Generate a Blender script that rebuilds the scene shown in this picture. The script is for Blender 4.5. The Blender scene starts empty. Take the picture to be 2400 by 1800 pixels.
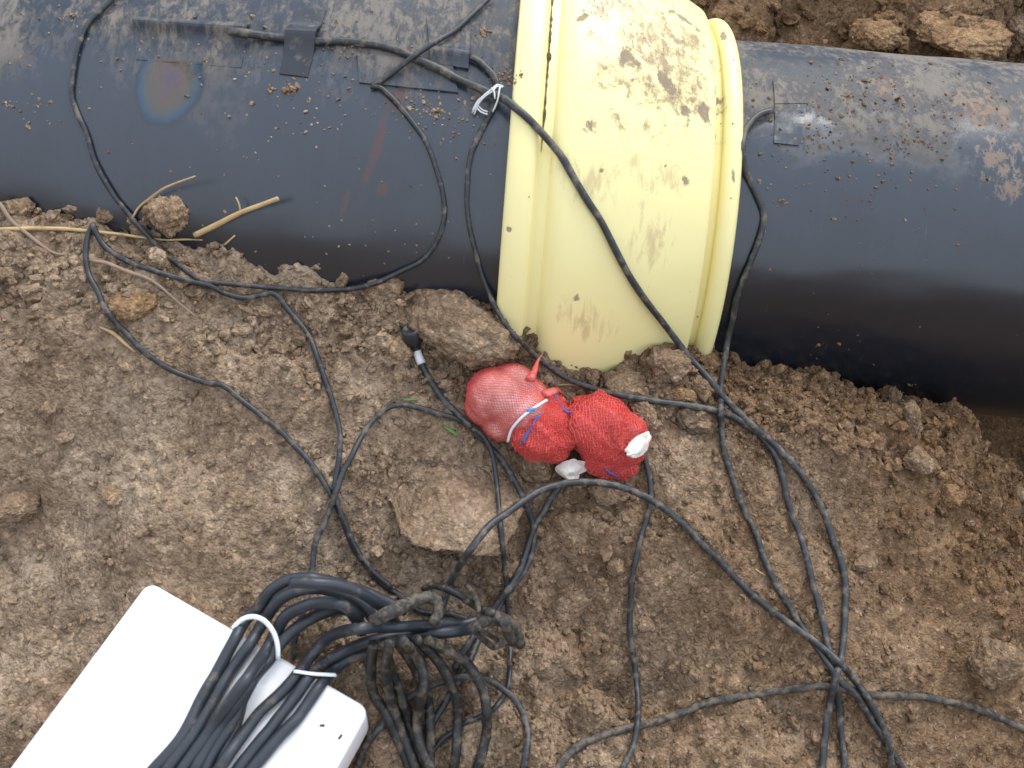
import bpy, math, random
import numpy as np
from mathutils import Vector, Matrix
from mathutils.bvhtree import BVHTree

S = bpy.context.scene
COL = S.collection

# ------------------------------------------------------------------ camera
FPX, PITCH, ROLL, YAW = 2270.0, math.radians(48.0), math.radians(4.85), math.radians(-.55)
CAM = np.array([0.0, -1.135, .875])
_F = np.array([0, math.cos(PITCH), -math.sin(PITCH)])
_R = np.array([1.0, 0, 0]); _U = np.array([0, math.sin(PITCH), math.cos(PITCH)])
_Z = np.array([[math.cos(YAW), -math.sin(YAW), 0], [math.sin(YAW), math.cos(YAW), 0], [0, 0, 1]])
_F, _R, _U = _Z @ _F, _Z @ _R, _Z @ _U
AX_R = _R * math.cos(ROLL) + _U * math.sin(ROLL)
AX_U = -_R * math.sin(ROLL) + _U * math.cos(ROLL)
cd = bpy.data.cameras.new('camera'); cam = bpy.data.objects.new('camera', cd); COL.objects.link(cam)
cd.sensor_width = 36; cd.lens = 36 * FPX / 2400; cd.clip_start = .02; cd.clip_end = 500
M = Matrix(((AX_R[0], AX_U[0], -_F[0], CAM[0]), (AX_R[1], AX_U[1], -_F[1], CAM[1]),
            (AX_R[2], AX_U[2], -_F[2], CAM[2]), (0, 0, 0, 1)))
cam.matrix_world = M
cd.dof.use_dof = True; cd.dof.focus_distance = 1.3; cd.dof.aperture_fstop = 7.0
S.camera = cam
S.render.resolution_x, S.render.resolution_y = 1024, 768
S.cycles.max_bounces = 5; S.cycles.diffuse_bounces = 3; S.cycles.glossy_bounces = 2; S.cycles.caustics_reflective = False; S.cycles.caustics_refractive = False

# ------------------------------------------------------------------ sky, sun, exposure
SUN_EL, SUN_AZ = math.radians(52), math.radians(24)      # azimuth measured from +Y (away) towards +X (right)
W = bpy.data.worlds.new('World'); S.world = W; W.use_nodes = True
nt = W.node_tree; bg = nt.nodes['Background']
sk = nt.nodes.new('ShaderNodeTexSky'); sk.sky_type = 'NISHITA'; sk.sun_disc = False
sk.sun_elevation = SUN_EL; sk.sun_rotation = SUN_AZ
sk.air_density = 1.0; sk.dust_density = 2.0; sk.ozone_density = 1.0; sk.altitude = 300
# an even cloud cover lies over most of the blue
mx = nt.nodes.new('ShaderNodeMix'); mx.data_type = 'RGBA'; mx.inputs[0].default_value = .68
nt.links.new(sk.outputs[0], mx.inputs[6]); mx.inputs[7].default_value = (7.4, 7.9, 8.6, 1)
nt.links.new(mx.outputs[2], bg.inputs[0]); bg.inputs[1].default_value = 0.13
sl = bpy.data.lights.new('sun', 'SUN'); sl.energy = 1.35; sl.angle = math.radians(32); sl.color = (1, .95, .87)
so = bpy.data.objects.new('sun', sl); COL.objects.link(so)
sd = Vector((math.cos(SUN_EL) * math.sin(SUN_AZ), math.cos(SUN_EL) * math.cos(SUN_AZ), math.sin(SUN_EL)))
so.rotation_euler = sd.to_track_quat('Z', 'Y').to_euler()
S.view_settings.view_transform = 'Standard'; S.view_settings.look = 'None'
S.view_settings.gamma = 1; S.view_settings.use_curve_mapping = False
S.view_settings.exposure = 0.86

# ------------------------------------------------------------------ node helpers
class NT:
    def __init__(s, name):
        s.m = bpy.data.materials.new(name); s.m.use_nodes = True
        s.t = s.m.node_tree; s.n = s.t.nodes; s.b = s.n['Principled BSDF']
    def link(s, a, b): s.t.links.new(a, b)
    def put(s, sock, v):
        if isinstance(v, bpy.types.NodeSocket): s.link(v, sock)
        elif v is not None: sock.default_value = v
    def coord(s, k='Object'): return s.n.new('ShaderNodeTexCoord').outputs[k]
    def attr(s, name, out='Vector'):
        n = s.n.new('ShaderNodeAttribute'); n.attribute_name = name; return n.outputs[out]
    def noise(s, vec, scale, detail=4, rough=.55, dist=0.):
        n = s.n.new('ShaderNodeTexNoise'); s.link(vec, n.inputs['Vector'])
        n.inputs['Scale'].default_value = scale; n.inputs['Detail'].default_value = detail
        n.inputs['Roughness'].default_value = rough; n.inputs['Distortion'].default_value = dist
        return n.outputs['Fac']
    def voro(s, vec, scale, feature='F1', out='Distance'):
        n = s.n.new('ShaderNodeTexVoronoi'); n.feature = feature; s.link(vec, n.inputs['Vector'])
        n.inputs['Scale'].default_value = scale; return n.outputs[out]
    def math(s, op, a, b=None, clamp=False):
        n = s.n.new('ShaderNodeMath'); n.operation = op; n.use_clamp = clamp
        s.put(n.inputs[0], a); s.put(n.inputs[1], b); return n.outputs[0]
    def rng(s, v, a, b, c=0., d=1.):
        n = s.n.new('ShaderNodeMapRange'); n.interpolation_type = 'SMOOTHSTEP'
        s.put(n.inputs[0], v)
        for i, q in enumerate((a, b, c, d)): n.inputs[i + 1].default_value = q
        return n.outputs[0]
    def ramp(s, v, stops):
        n = s.n.new('ShaderNodeValToRGB'); s.put(n.inputs[0], v); e = n.color_ramp.elements
        while len(e) < len(stops): e.new(.5)
        for q, (p, c) in zip(e, stops): q.position = p; q.color = (*c, 1)
        return n.outputs[0]
    def mix(s, f, a, b, mode='MIX'):
        n = s.n.new('ShaderNodeMix'); n.data_type = 'RGBA'; n.blend_type = mode
        s.put(n.inputs[0], f)
        for i, q in ((6, a), (7, b)):
            if isinstance(q, tuple): q = (*q, 1)
            s.put(n.inputs[i], q)
        return n.outputs[2]
    def mapping(s, vec, loc=(0, 0, 0), rot=0., sc=(1, 1, 1), kind='POINT'):
        n = s.n.new('ShaderNodeMapping'); n.vector_type = kind; s.link(vec, n.inputs[0])
        n.inputs[1].default_value = loc; n.inputs[2].default_value = (0, 0, rot); n.inputs[3].default_value = sc
        return n.outputs[0]
    def length(s, v):
        n = s.n.new('ShaderNodeVectorMath'); n.operation = 'LENGTH'; s.link(v, n.inputs[0]); return n.outputs['Value']
    def sep(s, v):
        n = s.n.new('ShaderNodeSeparateXYZ'); s.link(v, n.inputs[0]); return n.outputs
    def bump(s, h, strength=.5, dist=.01, normal=None):
        n = s.n.new('ShaderNodeBump'); n.inputs['Strength'].default_value = strength
        n.inputs['Distance'].default_value = dist; s.link(h, n.inputs['Height'])
        if normal is not None: s.link(normal, n.inputs['Normal'])
        return n.outputs[0]
    def out(s, col=None, rough=None, bump=None, spec=None):
        if isinstance(col, tuple): col = (*col, 1)
        s.put(s.b.inputs['Base Color'], col); s.put(s.b.inputs['Roughness'], rough)
        s.put(s.b.inputs['Normal'], bump) if bump is not None else None
        s.put(s.b.inputs['Specular IOR Level'], spec)
        return s.m

# ------------------------------------------------------------------ mesh helpers
def mesh_np(name, V, F, smooth=False, attrs=None):
    V = np.asarray(V, np.float32); F = np.asarray(F, np.int32)
    me = bpy.data.meshes.new(name)
    me.vertices.add(len(V)); me.vertices.foreach_set('co', V.ravel())
    k = F.shape[1]
    me.loops.add(F.size); me.loops.foreach_set('vertex_index', F.ravel())
    me.polygons.add(len(F)); me.polygons.foreach_set('loop_start', np.arange(0, F.size, k, dtype=np.int32))
    me.polygons.foreach_set('use_smooth', np.full(len(F), smooth))
    for n, (typ, a) in (attrs or {}).items():
        at = me.attributes.new(n, typ, 'POINT')
        at.data.foreach_set('vector' if typ == 'FLOAT_VECTOR' else 'value', np.asarray(a, np.float32).ravel())
    me.update(); me.validate()
    return me
def obj(name, me, mat, parent=None):
    o = bpy.data.objects.new(name, me); COL.objects.link(o)
    if mat is not None and not me.materials: me.materials.append(mat)
    if parent is not None: o.parent = parent
    return o
def empty(name, loc=(0, 0, 0)):
    o = bpy.data.objects.new(name, None); COL.objects.link(o); o.location = loc; o.empty_display_size = .05; return o
def tag(o, label=None, cat=None, group=None, kind=None):
    if label: o['label'] = label
    if cat: o['category'] = cat
    if group: o['group'] = group
    if kind: o['kind'] = kind
    return o
def adopt(o, parent):          # parent keeping the mesh's world coordinates
    o.parent = parent; o.matrix_parent_inverse = Matrix.Translation(-Vector(parent.location)); return o

rng = np.random.default_rng(11)
def _h(i, j, s):
    n = (i.astype(np.int64) * 374761393 + j.astype(np.int64) * 668265263 + s * 1442695041) & 0xffffffff
    n = ((n ^ (n >> 13)) * 1274126177) & 0xffffffff
    n = ((n ^ (n >> 16)) * 2246822519) & 0xffffffff
    return ((n ^ (n >> 15)) & 0xffffff) / float(0x1000000)
def vnoise(x, y, s=0):
    i = np.floor(x); j = np.floor(y); a = x - i; b = y - j
    a = a * a * (3 - 2 * a); b = b * b * (3 - 2 * b)
    return ((_h(i, j, s) * (1 - a) + _h(i + 1, j, s) * a) * (1 - b) + (_h(i, j + 1, s) * (1 - a) + _h(i + 1, j + 1, s) * a) * b) * 2 - 1
def fbm(x, y, sc, octv=4, s=0, g=.5):
    t = 0; a = 1; x = x / sc; y = y / sc
    for k in range(octv):
        t = t + a * vnoise(x + 17.3 * k, y - 9.1 * k, s + k); a *= g; x, y = x * 1.93 + y * .31, y * 1.93 - x * .31
    return t
def sstep(v, a, b):
    t = np.clip((v - a) / (b - a), 0, 1); return t * t * (3 - 2 * t)
def clods(x, y, cell, prob, s, flat=.55, power=2.6):
    """overlapping tilted clods, one per cell: returns bump height in metres"""
    x = x + .22 * cell * vnoise(x / cell * 1.7, y / cell * 1.7, s + 50) ; y = y + .22 * cell * vnoise(x / cell * 1.7, y / cell * 1.7, s + 51)
    ci = np.floor(x / cell); cj = np.floor(y / cell); out = np.zeros_like(x)
    for di in (-1, 0, 1):
        for dj in (-1, 0, 1):
            i = ci + di; j = cj + dj
            on = _h(i, j, s) < prob
            px = (i + .15 + .7 * _h(i, j, s + 1)) * cell; py = (j + .15 + .7 * _h(i, j, s + 2)) * cell
            r = cell * (.22 + .42 * _h(i, j, s + 3) ** 1.6); an = _h(i, j, s + 4) * 6.283; asp = .6 + .6 * _h(i, j, s + 5)
            ca, sa = np.cos(an), np.sin(an); u = ((x - px) * ca + (y - py) * sa) / r; v = (-(x - px) * sa + (y - py) * ca) / (r * asp)
            d = np.abs(u) ** power + np.abs(v) ** power
            h = r * flat * np.sqrt(np.clip(1 - d, 0, 1)) * (1 + .5 * (_h(i, j, s + 6) - .5) * 2 * u)
            out = np.maximum(out, np.where(on, h, 0))
    return out

# ------------------------------------------------------------------ rays
def ray(px, py):
    d = _F * FPX + AX_R * (px - 1200) - AX_U * (py - 900)
    return d / FPX                    # unit depth along the optical axis
TREES = []; PATHS = []
def cast(px, py, trees=None, dflt=1.15):
    d = ray(px, py); L = float(np.linalg.norm(d)); dv = Vector(d / L); o = Vector(CAM); best = None
    for t in (trees or TREES):
        h = t.ray_cast(o, dv)
        if h[0] is not None and (best is None or h[3] < best): best = h[3]
    return dflt if best is None else best / L
def at(px, py, depth): return CAM + ray(px, py) * depth
def add_tree(V, F):
    TREES.append(BVHTree.FromPolygons([tuple(v) for v in np.asarray(V, float)], [tuple(int(q) for q in f) for f in F])); return TREES[-1]

# ================================================================== materials
def make_soil(name, crumb=False, tint=None):
    t = NT(name); c = t.coord(); xyz = t.sep(c)
    wv = t.n.new('ShaderNodeVectorMath'); wv.operation = 'ADD'; t.link(c, wv.inputs[0])
    nz = t.n.new('ShaderNodeTexNoise'); nz.inputs['Scale'].default_value = 90; nz.inputs['Detail'].default_value = 2; t.link(c, nz.inputs['Vector'])
    sc_ = t.n.new('ShaderNodeVectorMath'); sc_.operation = 'SCALE'; sc_.inputs['Scale'].default_value = .009; t.link(nz.outputs['Color'], sc_.inputs[0]); t.link(sc_.outputs[0], wv.inputs[1])
    w = wv.outputs[0]
    big = t.noise(c, 2.0, 2); mid = t.noise(c, 15, 3, .65); fine = t.noise(c, 120, 2, .65); grain = t.noise(c, 430, 0, .6)
    v1 = t.n.new('ShaderNodeTexVoronoi'); v1.inputs['Scale'].default_value = 115; t.link(w, v1.inputs['Vector'])
    v2 = t.n.new('ShaderNodeTexVoronoi'); v2.inputs['Scale'].default_value = 290; t.link(w, v2.inputs['Vector'])
    col = t.ramp(mid, [(.25, (.150, .103, .069)), (.5, (.252, .183, .127)), (.75, (.355, .272, .198))])
    moist = t.math('ADD', t.rng(xyz[0], -.35, .65), t.math('MULTIPLY', t.math('SUBTRACT', big, .5), 1.5), clamp=True)
    col = t.mix(t.math('MULTIPLY', moist, .88), col, t.mix(mid, (.092, .052, .025), (.222, .134, .072)))
    pale = t.math('MULTIPLY', t.rng(t.noise(c, 6., 3), .5, .68), t.math('SUBTRACT', 1., moist))
    col = t.mix(t.math('MULTIPLY', pale, .45), col, (.37, .30, .225))
    # every crumb and grain has its own colour
    col = t.mix(1., col, t.ramp(t.sep(v1.outputs['Color'])[0], [(0, (.82, .81, .79)), (.5, (1., 1., 1.)), (1, (1.17, 1.16, 1.14))]), 'MULTIPLY')
    col = t.mix(1., col, t.ramp(t.sep(v2.outputs['Color'])[1], [(0, (.72, .70, .67)), (.45, (1., 1., 1.)), (.85, (1.12, 1.11, 1.09)), (1, (1.5, 1.46, 1.4))]), 'MULTIPLY')
    col = t.mix(t.math('MULTIPLY', t.rng(fine, .61, .74), .5), col, (.50, .40, .29))
    col = t.mix(t.math('MULTIPLY', t.rng(fine, .41, .28), .6), col, (.12, .08, .05))  # crevice shade put into the colour where the fine bump dips
    if crumb:
        sh = t.attr('shade', 'Fac')
        col = t.mix(1., col, t.ramp(sh, [(0, (.80, .78, .76)), (.5, (.98, .97, .955)), (1, (1.30, 1.28, 1.26))]), 'MULTIPLY')
    if tint: col = t.mix(1., col, tint, 'MULTIPLY')
    h = t.math('ADD', t.math('MULTIPLY', fine, .55), t.math('ADD', t.math('MULTIPLY', grain, .22), t.math('ADD', t.math('MULTIPLY', v1.outputs['Distance'], -.46), t.math('MULTIPLY', v2.outputs['Distance'], -.26))))
    return t.out(col, .95, t.bump(h, .9, .0065), .12)
soil = make_soil('soil'); soil_crumb = make_soil('soil_crumb', True)

def simple(name, col, rough=.5, nscale=60, var=.25, bumpd=.0, spec=.5, dirt=0., dirtcol=(.22, .16, .11), dscale=30):
    t = NT(name); c = t.coord(); n = t.noise(c, nscale, 5)
    a = t.mix(n, tuple(v * (1 - var) for v in col), tuple(min(1, v * (1 + var)) for v in col))
    r = rough
    if dirt:
        m = t.rng(t.noise(c, dscale, 7, .7), .62 - dirt * .35, .80 - dirt * .3)
        a = t.mix(t.math('MULTIPLY', m, .85), a, dirtcol); r = t.rng(m, 0, 1, rough, .92)
    return t.out(a, r, t.bump(n, .5, bumpd) if bumpd else None, spec)
cable_mat = simple('cable_rubber', (.026, .030, .034), .45, 90, .4, .001, .5, .42, (.19, .165, .135), 75)
cable_thin = simple('cable_thin', (.020, .024, .030), .40, 90, .4, .001, .5, .35, (.20, .165, .125), 70)
cable_dirty = simple('cable_dusty', (.035, .036, .037), .7, 90, .4, .002, .3, .60, (.165, .135, .105), 120)
cable_muddy = simple('cable_muddy', (.020, .021, .022), .5, 90, .5, .002, .4, .42, (.17, .135, .095), 80)
coil_mat = simple('coil_rubber', (.028, .034, .044), .42, 40, .35, .001, .5, .16, (.24, .18, .125), 28)
straw_mat = simple('straw', (.50, .36, .18), .6, 45, .45, .001, .3, .3, (.20, .13, .08))
root_mat = simple('dry_root', (.27, .20, .15), .85, 60, .35, .001, .2)
white_plastic = simple('white_plastic', (.90, .905, .92), .42, 20, .02, 0, .5, .06, (.55, .47, .38), 9)
nylon = simple('nylon', (.72, .76, .80), .35, 30, .06)
paper_mat = simple('paper', (.66, .63, .58), .9, 40, .12, .001, .2, .3, (.42, .36, .30), 60)
tape_mat = simple('tape', (.013, .017, .024), .27, 25, .3, .0008, .6, .22, (.15, .135, .115), 70)
wire_mat = simple('white_wire', (.72, .73, .74), .5, 60, .1)
grass_mat = simple('grass_blade', (.10, .22, .05), .6, 40, .3)
blue_mat = simple('blue_ribbon', (.05, .09, .30), .5, 40, .5)
skyblue_mat = simple('blue_label', (.03, .22, .55), .45, 40, .2)
ink_mat = simple('ink', (.03, .03, .06), .6)
black_plastic = simple('black_plastic', (.022, .024, .028), .45, 40, .3, .0006, .5, .2)
red_net = simple('red_net', (.78, .12, .105), .5, 70, .3, 0, .5)
def rockmat(name, a, b, sc=30):
    t = NT(name); c = t.coord(); n = t.noise(c, sc, 7, .65); f = t.noise(c, 160, 5, .6)
    col = t.mix(t.rng(n, .3, .7), a, b); col = t.mix(t.rng(f, .6, .75), col, tuple(min(1, v * 1.7) for v in b)); col = t.mix(t.rng(f, .42, .3), col, tuple(v * .4 for v in a))
    return t.out(col, .93, t.bump(t.math('ADD', n, t.math('MULTIPLY', f, .5)), .9, .008), .2)
rock_brown = make_soil('earth_clod', tint=(.95, .94, .92)); rock_grey = make_soil('sandy_stone', tint=(1.02, 1.03, 1.03)); rock_dark = make_soil('dark_stone', tint=(.55, .57, .60))
rock_slab = make_soil('slab_stone', tint=(1.06, 1.06, 1.06)); rock_pale = make_soil('pale_stone', tint=(1.28, 1.26, 1.22)); rock_ochre = make_soil('ochre_clod', tint=(1.05, .93, .76))

# ================================================================== pipes and sleeve
RL, RR = .335, .25
VR = .30
def revolve(prof, nseg=256, phi0=-180., phi1=180., wob=0.):
    """prof: list of (x, r). returns V, F, suv; phi measured from towards-camera (-Y) up"""
    prof = np.array(prof); ph = np.radians(np.linspace(phi0, phi1, nseg + 1))
    X = np.repeat(prof[:, :1], nseg + 1, 1); Rr = np.repeat(prof[:, 1:], nseg + 1, 1); P = np.repeat(ph[None], len(prof), 0)
    if wob: Rr = Rr + wob * fbm(X * 4, P * 2, .5, 3, 5)
    V = np.stack([X, -Rr * np.cos(P), Rr * np.sin(P)], -1).reshape(-1, 3)
    suv = np.stack([X, P * VR, 0 * X], -1).reshape(-1, 3)
    n = nseg + 1; i, j = np.meshgrid(np.arange(len(prof) - 1), np.arange(nseg), indexing='ij')
    a = (i * n + j).ravel(); F = np.stack([a, a + 1, a + n + 1, a + n], -1)
    return V, F, suv
def lin(a, b, n): return list(np.linspace(a, b, n))
XL0 = -.017
pl = [(x, RL) for x in lin(-6, -1.2, 20)] + [(x, RL) for x in lin(-1.16, .06, 50)]
pr = [(x, RR) for x in lin(.2, 1.6, 50)] + [(x, RR) for x in lin(1.7, 6, 20)]
Vl, Fl, Ul = revolve(pl, wob=.0012); Vr, Fr, Ur = revolve(pr, wob=.0012)
def arc(xc, rc, w, h, n=9, a0=180, a1=0):
    return [(xc + w * math.cos(math.radians(a)), rc + h * math.sin(math.radians(a))) for a in lin(a0, a1, n)]
RB0, RB1, XB0, XB1 = .372, .284, .046, .2180
def collar_profile(x0, x1, rin, rout, rval):
    return [(x0, rin)] + arc((x0 + x1) / 2, rout - .007, (x1 - x0) / 2, .007, 13) + [(x1 + .001, rval)]
cl = [(XL0, RL + .001), (XL0 - .0005, RL + .010)] + arc(XL0 + .016, RL + .012, .0165, .008, 15) + [(XL0 + .0340, RL + .010), (XL0 + .036, RL + .006)] + [(XL0 + .049, RL + .007)]
body = [(XL0 + .0455, RL + .005), (XL0 + .050, RL + .011), (XL0 + .056, RL + .0165), (XL0 + .068, RL + .018)]
for t_ in np.linspace(0, 1, 30)[1:]:
    body.append((XL0 + .068 + (XB1 - XL0 - .068) * t_, (RL + .018) + (RB1 + .004 - RL - .018) * (t_ ** 1.45)))
body += [(XB1 + .0035, RB1 + .001), (XB1 + .0045, RB1 - .006), (XB1 + .004, .262)]
cr = [(XB1 + .0035, .264), (XB1 + .012, .264), (XB1 + .0165, .266)] + arc(XB1 + .028, .264, .0125, .012, 13)[1:] + [(XB1 + .0415, .262), (XB1 + .041, RR + .0005)]
Vb, Fb, Ub = revolve(body, wob=.0008); Vc, Fc, Uc = revolve(cl); Vd, Fd, Ud = revolve(cr)
pipe_trees = [add_tree(V, F) for V, F in ((Vl, Fl), (Vr, Fr), (Vb, Fb), (Vc, Fc), (Vd, Fd))]
def hit(px, py, trees=pipe_trees): return at(px, py, cast(px, py, trees))
def suv_of(px, py):
    p = hit(px, py); return p[0], math.atan2(p[2], -p[1]) * VR
def stain_geo(a, b, w):
    """stain given by two pixel end points of its long axis and half width in metres -> centre, angle, radii"""
    (u0, v0), (u1, v1) = suv_of(*a), suv_of(*b)
    return ((u0 + u1) / 2, (v0 + v1) / 2, 0), math.atan2(v1 - v0, u1 - u0), (math.hypot(u1 - u0, v1 - v0) / 2, w, 1)
def stain(t, suv, nz, a, b, w, amp=.9, lo=.0, hi=.25):
    loc, rot, sc = stain_geo(a, b, w)
    d = t.length(t.mapping(suv, loc, rot, sc, 'TEXTURE'))
    v = t.math('ADD', t.math('SUBTRACT', 1., d), t.math('MULTIPLY', t.math('SUBTRACT', nz, .5), amp * 4))
    # keep it inside about 1.5 radii
    return t.math('MULTIPLY', t.rng(v, lo, hi), t.rng(d, 1.5, 1.0))

def make_pipe(name, left):
    t = NT(name); suv = t.attr('suv'); xyz = t.sep(suv)
    n1 = t.noise(suv, 7, 5, .62, .2); n2 = t.noise(t.mapping(suv, rot=.4, sc=(1.6, .8, 1)), 60, 8, .78, .35); n3 = t.noise(suv, 190, 3, .6)
    streak = t.noise(t.mapping(suv, sc=(130, 3.2, 1)), 1., 4, .6)
    top = t.rng(t.math('ADD', xyz[1], t.math('MULTIPLY', t.math('SUBTRACT', n1, .5), .30)), .275 if left else .29, .37 if left else .40)                 # dust has settled on the upper side
    dm = t.math('MULTIPLY', top, t.rng(t.math('ADD', t.math('MULTIPLY', n1, .55), t.math('MULTIPLY', n2, .55)), *((.495, .62) if left else (.46, .60))))
    col = t.mix(streak, (.008, .0105, .0155), (.015, .020, .029))
    dust = t.mix(n2, (.10, .090, .078), (.31, .255, .190))
    col = t.mix(t.math('MULTIPLY', dm, .85), col, dust)
    sky_sheen = t.rng(t.math('ADD', xyz[1], t.math('MULTIPLY', t.math('SUBTRACT', n1, .5), .18)), .13, .27)
    col = t.mix(t.math('MULTIPLY', sky_sheen, .13), col, (.080, .130, .205))  # bluish sky reflection painted into the colour of the pipe's upper side
    scr = t.rng(t.noise(t.mapping(suv, rot=.5, sc=(260, 14, 1)), 1., 2), .735, .79)
    scr2 = t.rng(t.noise(t.mapping(suv, rot=-.35, sc=(220, 9, 1)), 1., 2), .745, .80)
    col = t.mix(t.math('MULTIPLY', t.math('MAXIMUM', scr, scr2), .35), col, (.16, .15, .14))
    rough = t.math('MAXIMUM', t.rng(dm, 0, .5, .24, .9), t.math('MULTIPLY', top, .55))
    if left:
        loc, rot, sc = stain_geo((418, 84), (384, 300), .037)
        q = t.mapping(suv, loc, rot, sc, 'TEXTURE')
        d = t.math('ADD', t.length(q), t.math('MULTIPLY', t.math('SUBTRACT', t.noise(suv, 22, 6), .5), .55))
        c2 = t.ramp(d, [(0, (.040, .032, .085)), (.2, (.068, .048, .062)), (.5, (.078, .056, .043)), (.74, (.050, .060, .058)), (.88, (.012, .048, .095)), (.97, (.011, .020, .040)), (1., (.011, .015, .024))])
        vt = suv_of(410, 142)[1]
        col = t.mix(t.math('MULTIPLY', t.math('MULTIPLY', t.rng(d, 1.10, .90), .95), t.rng(xyz[1], vt + .003, vt - .002)), col, c2)
        for a, b, w in (((925, 215), (845, 470), .006), ((905, 290), (880, 380), .004), ((880, 430), (915, 450), .010), ((955, 215), (900, 250), .012), ((820, 440), (795, 520), .004)):
            s_ = stain(t, suv, t.noise(suv, 60, 6, .7), a, b, w, .5, 0, .5)
            col = t.mix(t.math('MULTIPLY', s_, .6), col, (.075, .022, .018))
    else:
        for a, b, w in (((2290, 420), (2400, 330), .03), ((2330, 470), (2395, 400), .02), ((2200, 250), (2400, 260), .05), ((2010, 200), (2150, 215), .03)):
            s_ = stain(t, suv, n2, a, b, w * 1.2, 1.6, .2, 1.1)
            col = t.mix(t.math('MULTIPLY', s_, .75), col, (.25, .175, .12)); rough = t.math('MAXIMUM', rough, t.math('MULTIPLY', s_, .9))
    h = t.math('ADD', t.math('MULTIPLY', streak, .12), t.math('ADD', t.math('MULTIPLY', dm, .5), t.math('MULTIPLY', n3, .1)))
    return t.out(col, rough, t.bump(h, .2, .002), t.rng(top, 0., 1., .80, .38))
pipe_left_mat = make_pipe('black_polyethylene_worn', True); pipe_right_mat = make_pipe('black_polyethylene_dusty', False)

def make_yellow():
    t = NT('yellow_polyethylene'); suv = t.attr('suv'); xyz = t.sep(suv)
    n1 = t.noise(suv, 12, 4); n2 = t.noise(suv, 75, 7, .68, .5); n3 = t.noise(suv, 240, 4, .6)
    nd = t.noise(t.mapping(suv, rot=.95, sc=(95, 30, 1)), 1., 9, .72, .7)
    col = t.mix(n1, (.855, .76, .35), (.88, .795, .395))
    def blob_(a, b, w, nz, amp, lo, hi): return stain(t, suv, nz, a, b, w, amp, lo, hi)
    def merge(L):
        o = L[0]
        for q in L[1:]: o = t.math('MAXIMUM', o, q)
        return o
    n4 = t.noise(suv, 38, 7, .72, .6)
    # thin wash of dried mud, then scratches through it, then thick patches
    wash = merge([blob_((1400, 30), (1690, 262), .100, n4, 1.2, .0, .7), blob_((1350, 35), (1480, 5), .02, nd, 1.3, .1, .9)])
    smear = merge([blob_(a, b, w, nd, 1.3, .1, 1.3) for a, b, w in (((1440, 320), (1560, 470), .017), ((1510, 400), (1630, 430), .022), ((1500, 470), (1545, 630), .030), ((1285, 400), (1370, 390), .020), ((1290, 700), (1450, 790), .022), ((1360, 370), (1440, 470), .034))])
    thick = merge([blob_(a, b, w, t.math('ADD', t.math('MULTIPLY', n4, .5), t.math('MULTIPLY', n2, .5)), 1.3, .1, .6) for a, b, w in (((1450, 115), (1505, 155), .016), ((1520, 155), (1590, 225), .014), ((1590, 262), (1632, 282), .012), ((1640, 240), (1660, 290), .010), ((1340, 58), (1385, 28), .006), ((1366, 282), (1402, 308), .010),
              ((1600, 405), (1612, 440), .005), ((1346, 692), (1356, 708), .005), ((1668, 195), (1700, 232), .006), ((1692, 65), (1700, 105), .004), ((1716, 395), (1722, 440), .003), ((1190, 532), (1198, 545), .003), ((1405, 395), (1415, 405), .004), ((1560, 20), (1640, 70), .012))])
    spk = t.math('MAXIMUM', t.math('MULTIPLY', t.rng(n3, .70, .74), t.rng(n1, .42, .62)), t.math('MULTIPLY', t.rng(n3, .56, .64), t.math('MULTIPLY', wash, .8)))
    col = t.mix(t.math('MULTIPLY', wash, t.rng(t.math('ADD', t.math('MULTIPLY', nd, .6), t.math('MULTIPLY', n2, .4)), .40, .56, .08, .92)), col, t.mix(n1, (.36, .25, .125), (.25, .175, .105)))
    col = t.mix(t.math('MULTIPLY', smear, .48), col, (.42, .28, .14))
    mud = t.math('MAXIMUM', thick, spk)
    col = t.mix(t.math('MULTIPLY', mud, .88), col, t.mix(n2, (.15, .112, .08), (.33, .25, .18)))
    rough = t.rng(mud, 0, 1, .38, .9)
    return t.out(col, rough, t.bump(t.math('ADD', t.math('MULTIPLY', mud, .8), t.math('MULTIPLY', n1, .1)), .35, .003), .45)
yellow = make_yellow()

def rev_obj(name, V, F, U, mat, parent=None):
    return obj(name, mesh_np(name, V, F, True, {'suv': ('FLOAT_VECTOR', U)}), mat, parent)
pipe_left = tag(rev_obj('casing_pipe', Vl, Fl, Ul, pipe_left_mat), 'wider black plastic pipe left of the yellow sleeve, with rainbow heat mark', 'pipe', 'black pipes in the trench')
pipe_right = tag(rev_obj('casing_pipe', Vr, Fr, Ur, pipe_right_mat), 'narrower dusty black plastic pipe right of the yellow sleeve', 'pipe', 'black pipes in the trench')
sleeve = tag(empty('joint_sleeve'), 'pale yellow tapered plastic sleeve joining the two black pipes, smeared with mud', 'pipe sleeve')
rev_obj('sleeve_body', Vb, Fb, Ub, yellow, sleeve); rev_obj('collar', Vc, Fc, Uc, yellow, sleeve); rev_obj('collar', Vd, Fd, Ud, yellow, sleeve)
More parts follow.
